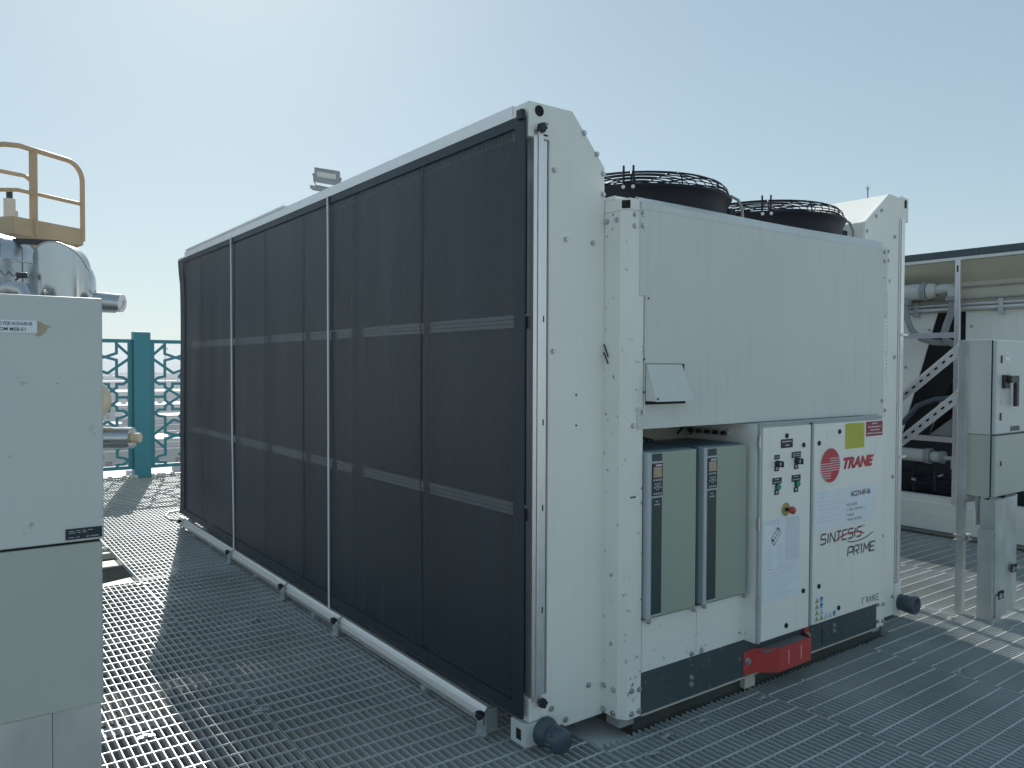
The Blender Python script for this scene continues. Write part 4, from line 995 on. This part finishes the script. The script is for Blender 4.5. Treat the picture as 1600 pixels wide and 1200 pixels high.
# ------------------------------------------------------------------ distant city
CZ=-22.0
o=MB().box(-3000,3000,-3000,3000,CZ-.5,CZ).build('ground','ground'); tag(o,kind='structure')
hl=MB(); r=random.Random(3); n=60; vs=[]
for i in range(n+1):
    a=math.radians(35+i*110/n); h=26+18*math.sin(i*.35)+8*math.sin(i*1.3)
    for (rad,z) in ((2300,CZ-1),(2450,CZ+h*.8),(2600,CZ+h),(2850,CZ-1)): vs.append((rad*math.cos(a),rad*math.sin(a),z))
fs=[(i*4+k,i*4+k+1,i*4+k+5,i*4+k+4) for i in range(n) for k in range(3)]
o=hl.add(vs,fs,True).build('hills','hill'); tag(o,kind='structure')
def building(px,d,w,dep,h,label,wall='bgrey',nwin=8,extra=None):
    """px: bearing as a photo column; d distance"""
    dirv=(P(px,570,1)-CAMP); dirv.z=0; c=Vector((CAMP.x,CAMP.y,0))+dirv.normalized()*d
    t=thing('building',label,'building',(c.x,c.y,CZ))
    x0,x1,y0,y1=c.x-w/2,c.x+w/2,c.y-dep/2,c.y+dep/2
    MB().box(x0,x1,y0,y1,CZ,CZ+h).build('wall',wall,t)
    rf=MB().box(x0-.2,x1+.2,y0-.2,y1+.2,CZ+h+.01,CZ+h+.25).build('roof','bwhite',t)
    par=MB()
    for (a,b,c_,e) in ((x0,x1,y0,y0+.3),(x0,x1,y1-.3,y1),(x0,x0+.3,y0+.3,y1-.3),(x1-.3,x1,y0+.3,y1-.3)): par.box(a,b,c_,e,CZ+h+.26,CZ+h+.8)
    par.build('parapet',wall,t)
    for i in range(3):
        ux=x0+w*(.2+.3*i); uy=y0+dep*(.3+.15*i); MB().box(ux,ux+1.6,uy,uy+1.2,CZ+h+.26,CZ+h+1.6).build('rooftop_unit','bgrey',rf)
    for i in range(nwin):
        wx=x0+w*(i+.5)/nwin; MB().box(wx-.6,wx+.6,y0-.06,y0+.05,CZ+h*.45,CZ+h*.72).build('window','glass',t)
    return t
building(182,125,22,18,5.5,'low white-roofed shed left of the fence post, nearest below the roof')
building(268,135,24,20,6.0,'low white-roofed shed right of the fence post, nearest below the roof','bbeige')
building(176,178,34,16,6.5,'grey long shed left of the fence post, second row')
building(262,186,26,22,7.5,'beige flat-roofed block right of the fence post, second row','bbeige')
building(190,240,50,20,7.0,'wide grey warehouse left of the fence post, third row')
building(285,250,32,24,8.5,'beige warehouse right of the fence post, third row','bbeige')
building(170,330,60,40,8.0,'very wide pale warehouse left of the fence post, fourth row')
building(262,345,60,30,7.5,'grey warehouse right of the fence post, fourth row')
building(205,480,120,60,8.5,'broad far warehouse behind the fence post, fifth row','bbeige')
building(275,640,110,60,11,'far grey block right of the fence post near the horizon')
building(170,700,90,60,14,'far beige block left of the fence post near the horizon','bbeige')
building(240,900,200,80,14,'faint broad building just right of the fence post on the horizon')
pm=P(258,560,420); po_=thing('lamp_mast','thin tall mast far off seen through the right lattice panel','mast',(pm.x,pm.y,CZ))
MB().cyl((pm.x,pm.y,CZ),(pm.x,pm.y,10),.35,8,r1=.2).box(pm.x-1.5,pm.x+1.5,pm.y-.3,pm.y+.3,9.5,10.3).build('mast','lamp',po_)

# ------------------------------------------------------------------ haze
HAZE=True
if HAZE:
    hm=bpy.data.materials.new('haze_air'); hm.use_nodes=True; N=hm.node_tree.nodes; Lk=hm.node_tree.links
    N.remove(N['Principled BSDF']); pv=N.new('ShaderNodeVolumePrincipled'); pv.inputs['Color'].default_value=(.86,.92,.97,1); pv.inputs['Density'].default_value=.0009; pv.inputs['Anisotropy'].default_value=0
    Lk.new(pv.outputs[0],N['Material Output'].inputs['Volume'])
    o=MB().box(-3100,3100,-3100,3100,CZ-2,30).build('haze',hm); tag(o,kind='stuff')

# ------------------------------------------------------------------ sky, sun, camera
SUN=Vector((.398,1.395,1.0)).normalized()
elev=math.asin(SUN.z); az=math.atan2(SUN.x,SUN.y)
w=bpy.data.worlds.new('World'); S.world=w; w.use_nodes=True; N=w.node_tree.nodes; Lk=w.node_tree.links
sk=N.new('ShaderNodeTexSky'); sk.sky_type='NISHITA'; sk.sun_disc=False; sk.sun_elevation=elev; sk.sun_rotation=az
sk.altitude=30; sk.air_density=1.0; sk.dust_density=0.5; sk.ozone_density=1.5
gm=N.new('ShaderNodeGamma'); gm.inputs[1].default_value=.44; Lk.new(sk.outputs[0],gm.inputs[0])
tn=N.new('ShaderNodeMix'); tn.data_type='RGBA'; tn.blend_type='MULTIPLY'; tn.inputs['Factor'].default_value=1; tn.inputs['B'].default_value=(.83,.97,1.0,1)
Lk.new(gm.outputs[0],tn.inputs['A']); Lk.new(tn.outputs['Result'],N['Background'].inputs[0]); N['Background'].inputs[1].default_value=.122
sl=bpy.data.lights.new('sun','SUN'); sl.energy=2.4; sl.angle=math.radians(.6); sl.color=(1,.95,.88)
so=bpy.data.objects.new('sun',sl); COL.objects.link(so); so.rotation_euler=SUN.to_track_quat('Z','Y').to_euler(); so.location=(0,0,20)
cam=bpy.data.cameras.new('camera'); co=bpy.data.objects.new('camera',cam); COL.objects.link(co)
cam.sensor_width=36; cam.lens=FOC/1600*36; cam.clip_start=.05; cam.clip_end=20000
co.matrix_world=Matrix.Translation(CAMP)@RR.to_4x4()
S.camera=co
S.view_settings.view_transform='Standard'; S.view_settings.look='None'; S.view_settings.exposure=1.30; S.view_settings.gamma=1
try:
    S.cycles.max_bounces=8; S.cycles.volume_bounces=1; S.cycles.transparent_max_bounces=12; S.cycles.use_denoising=True
except Exception: pass
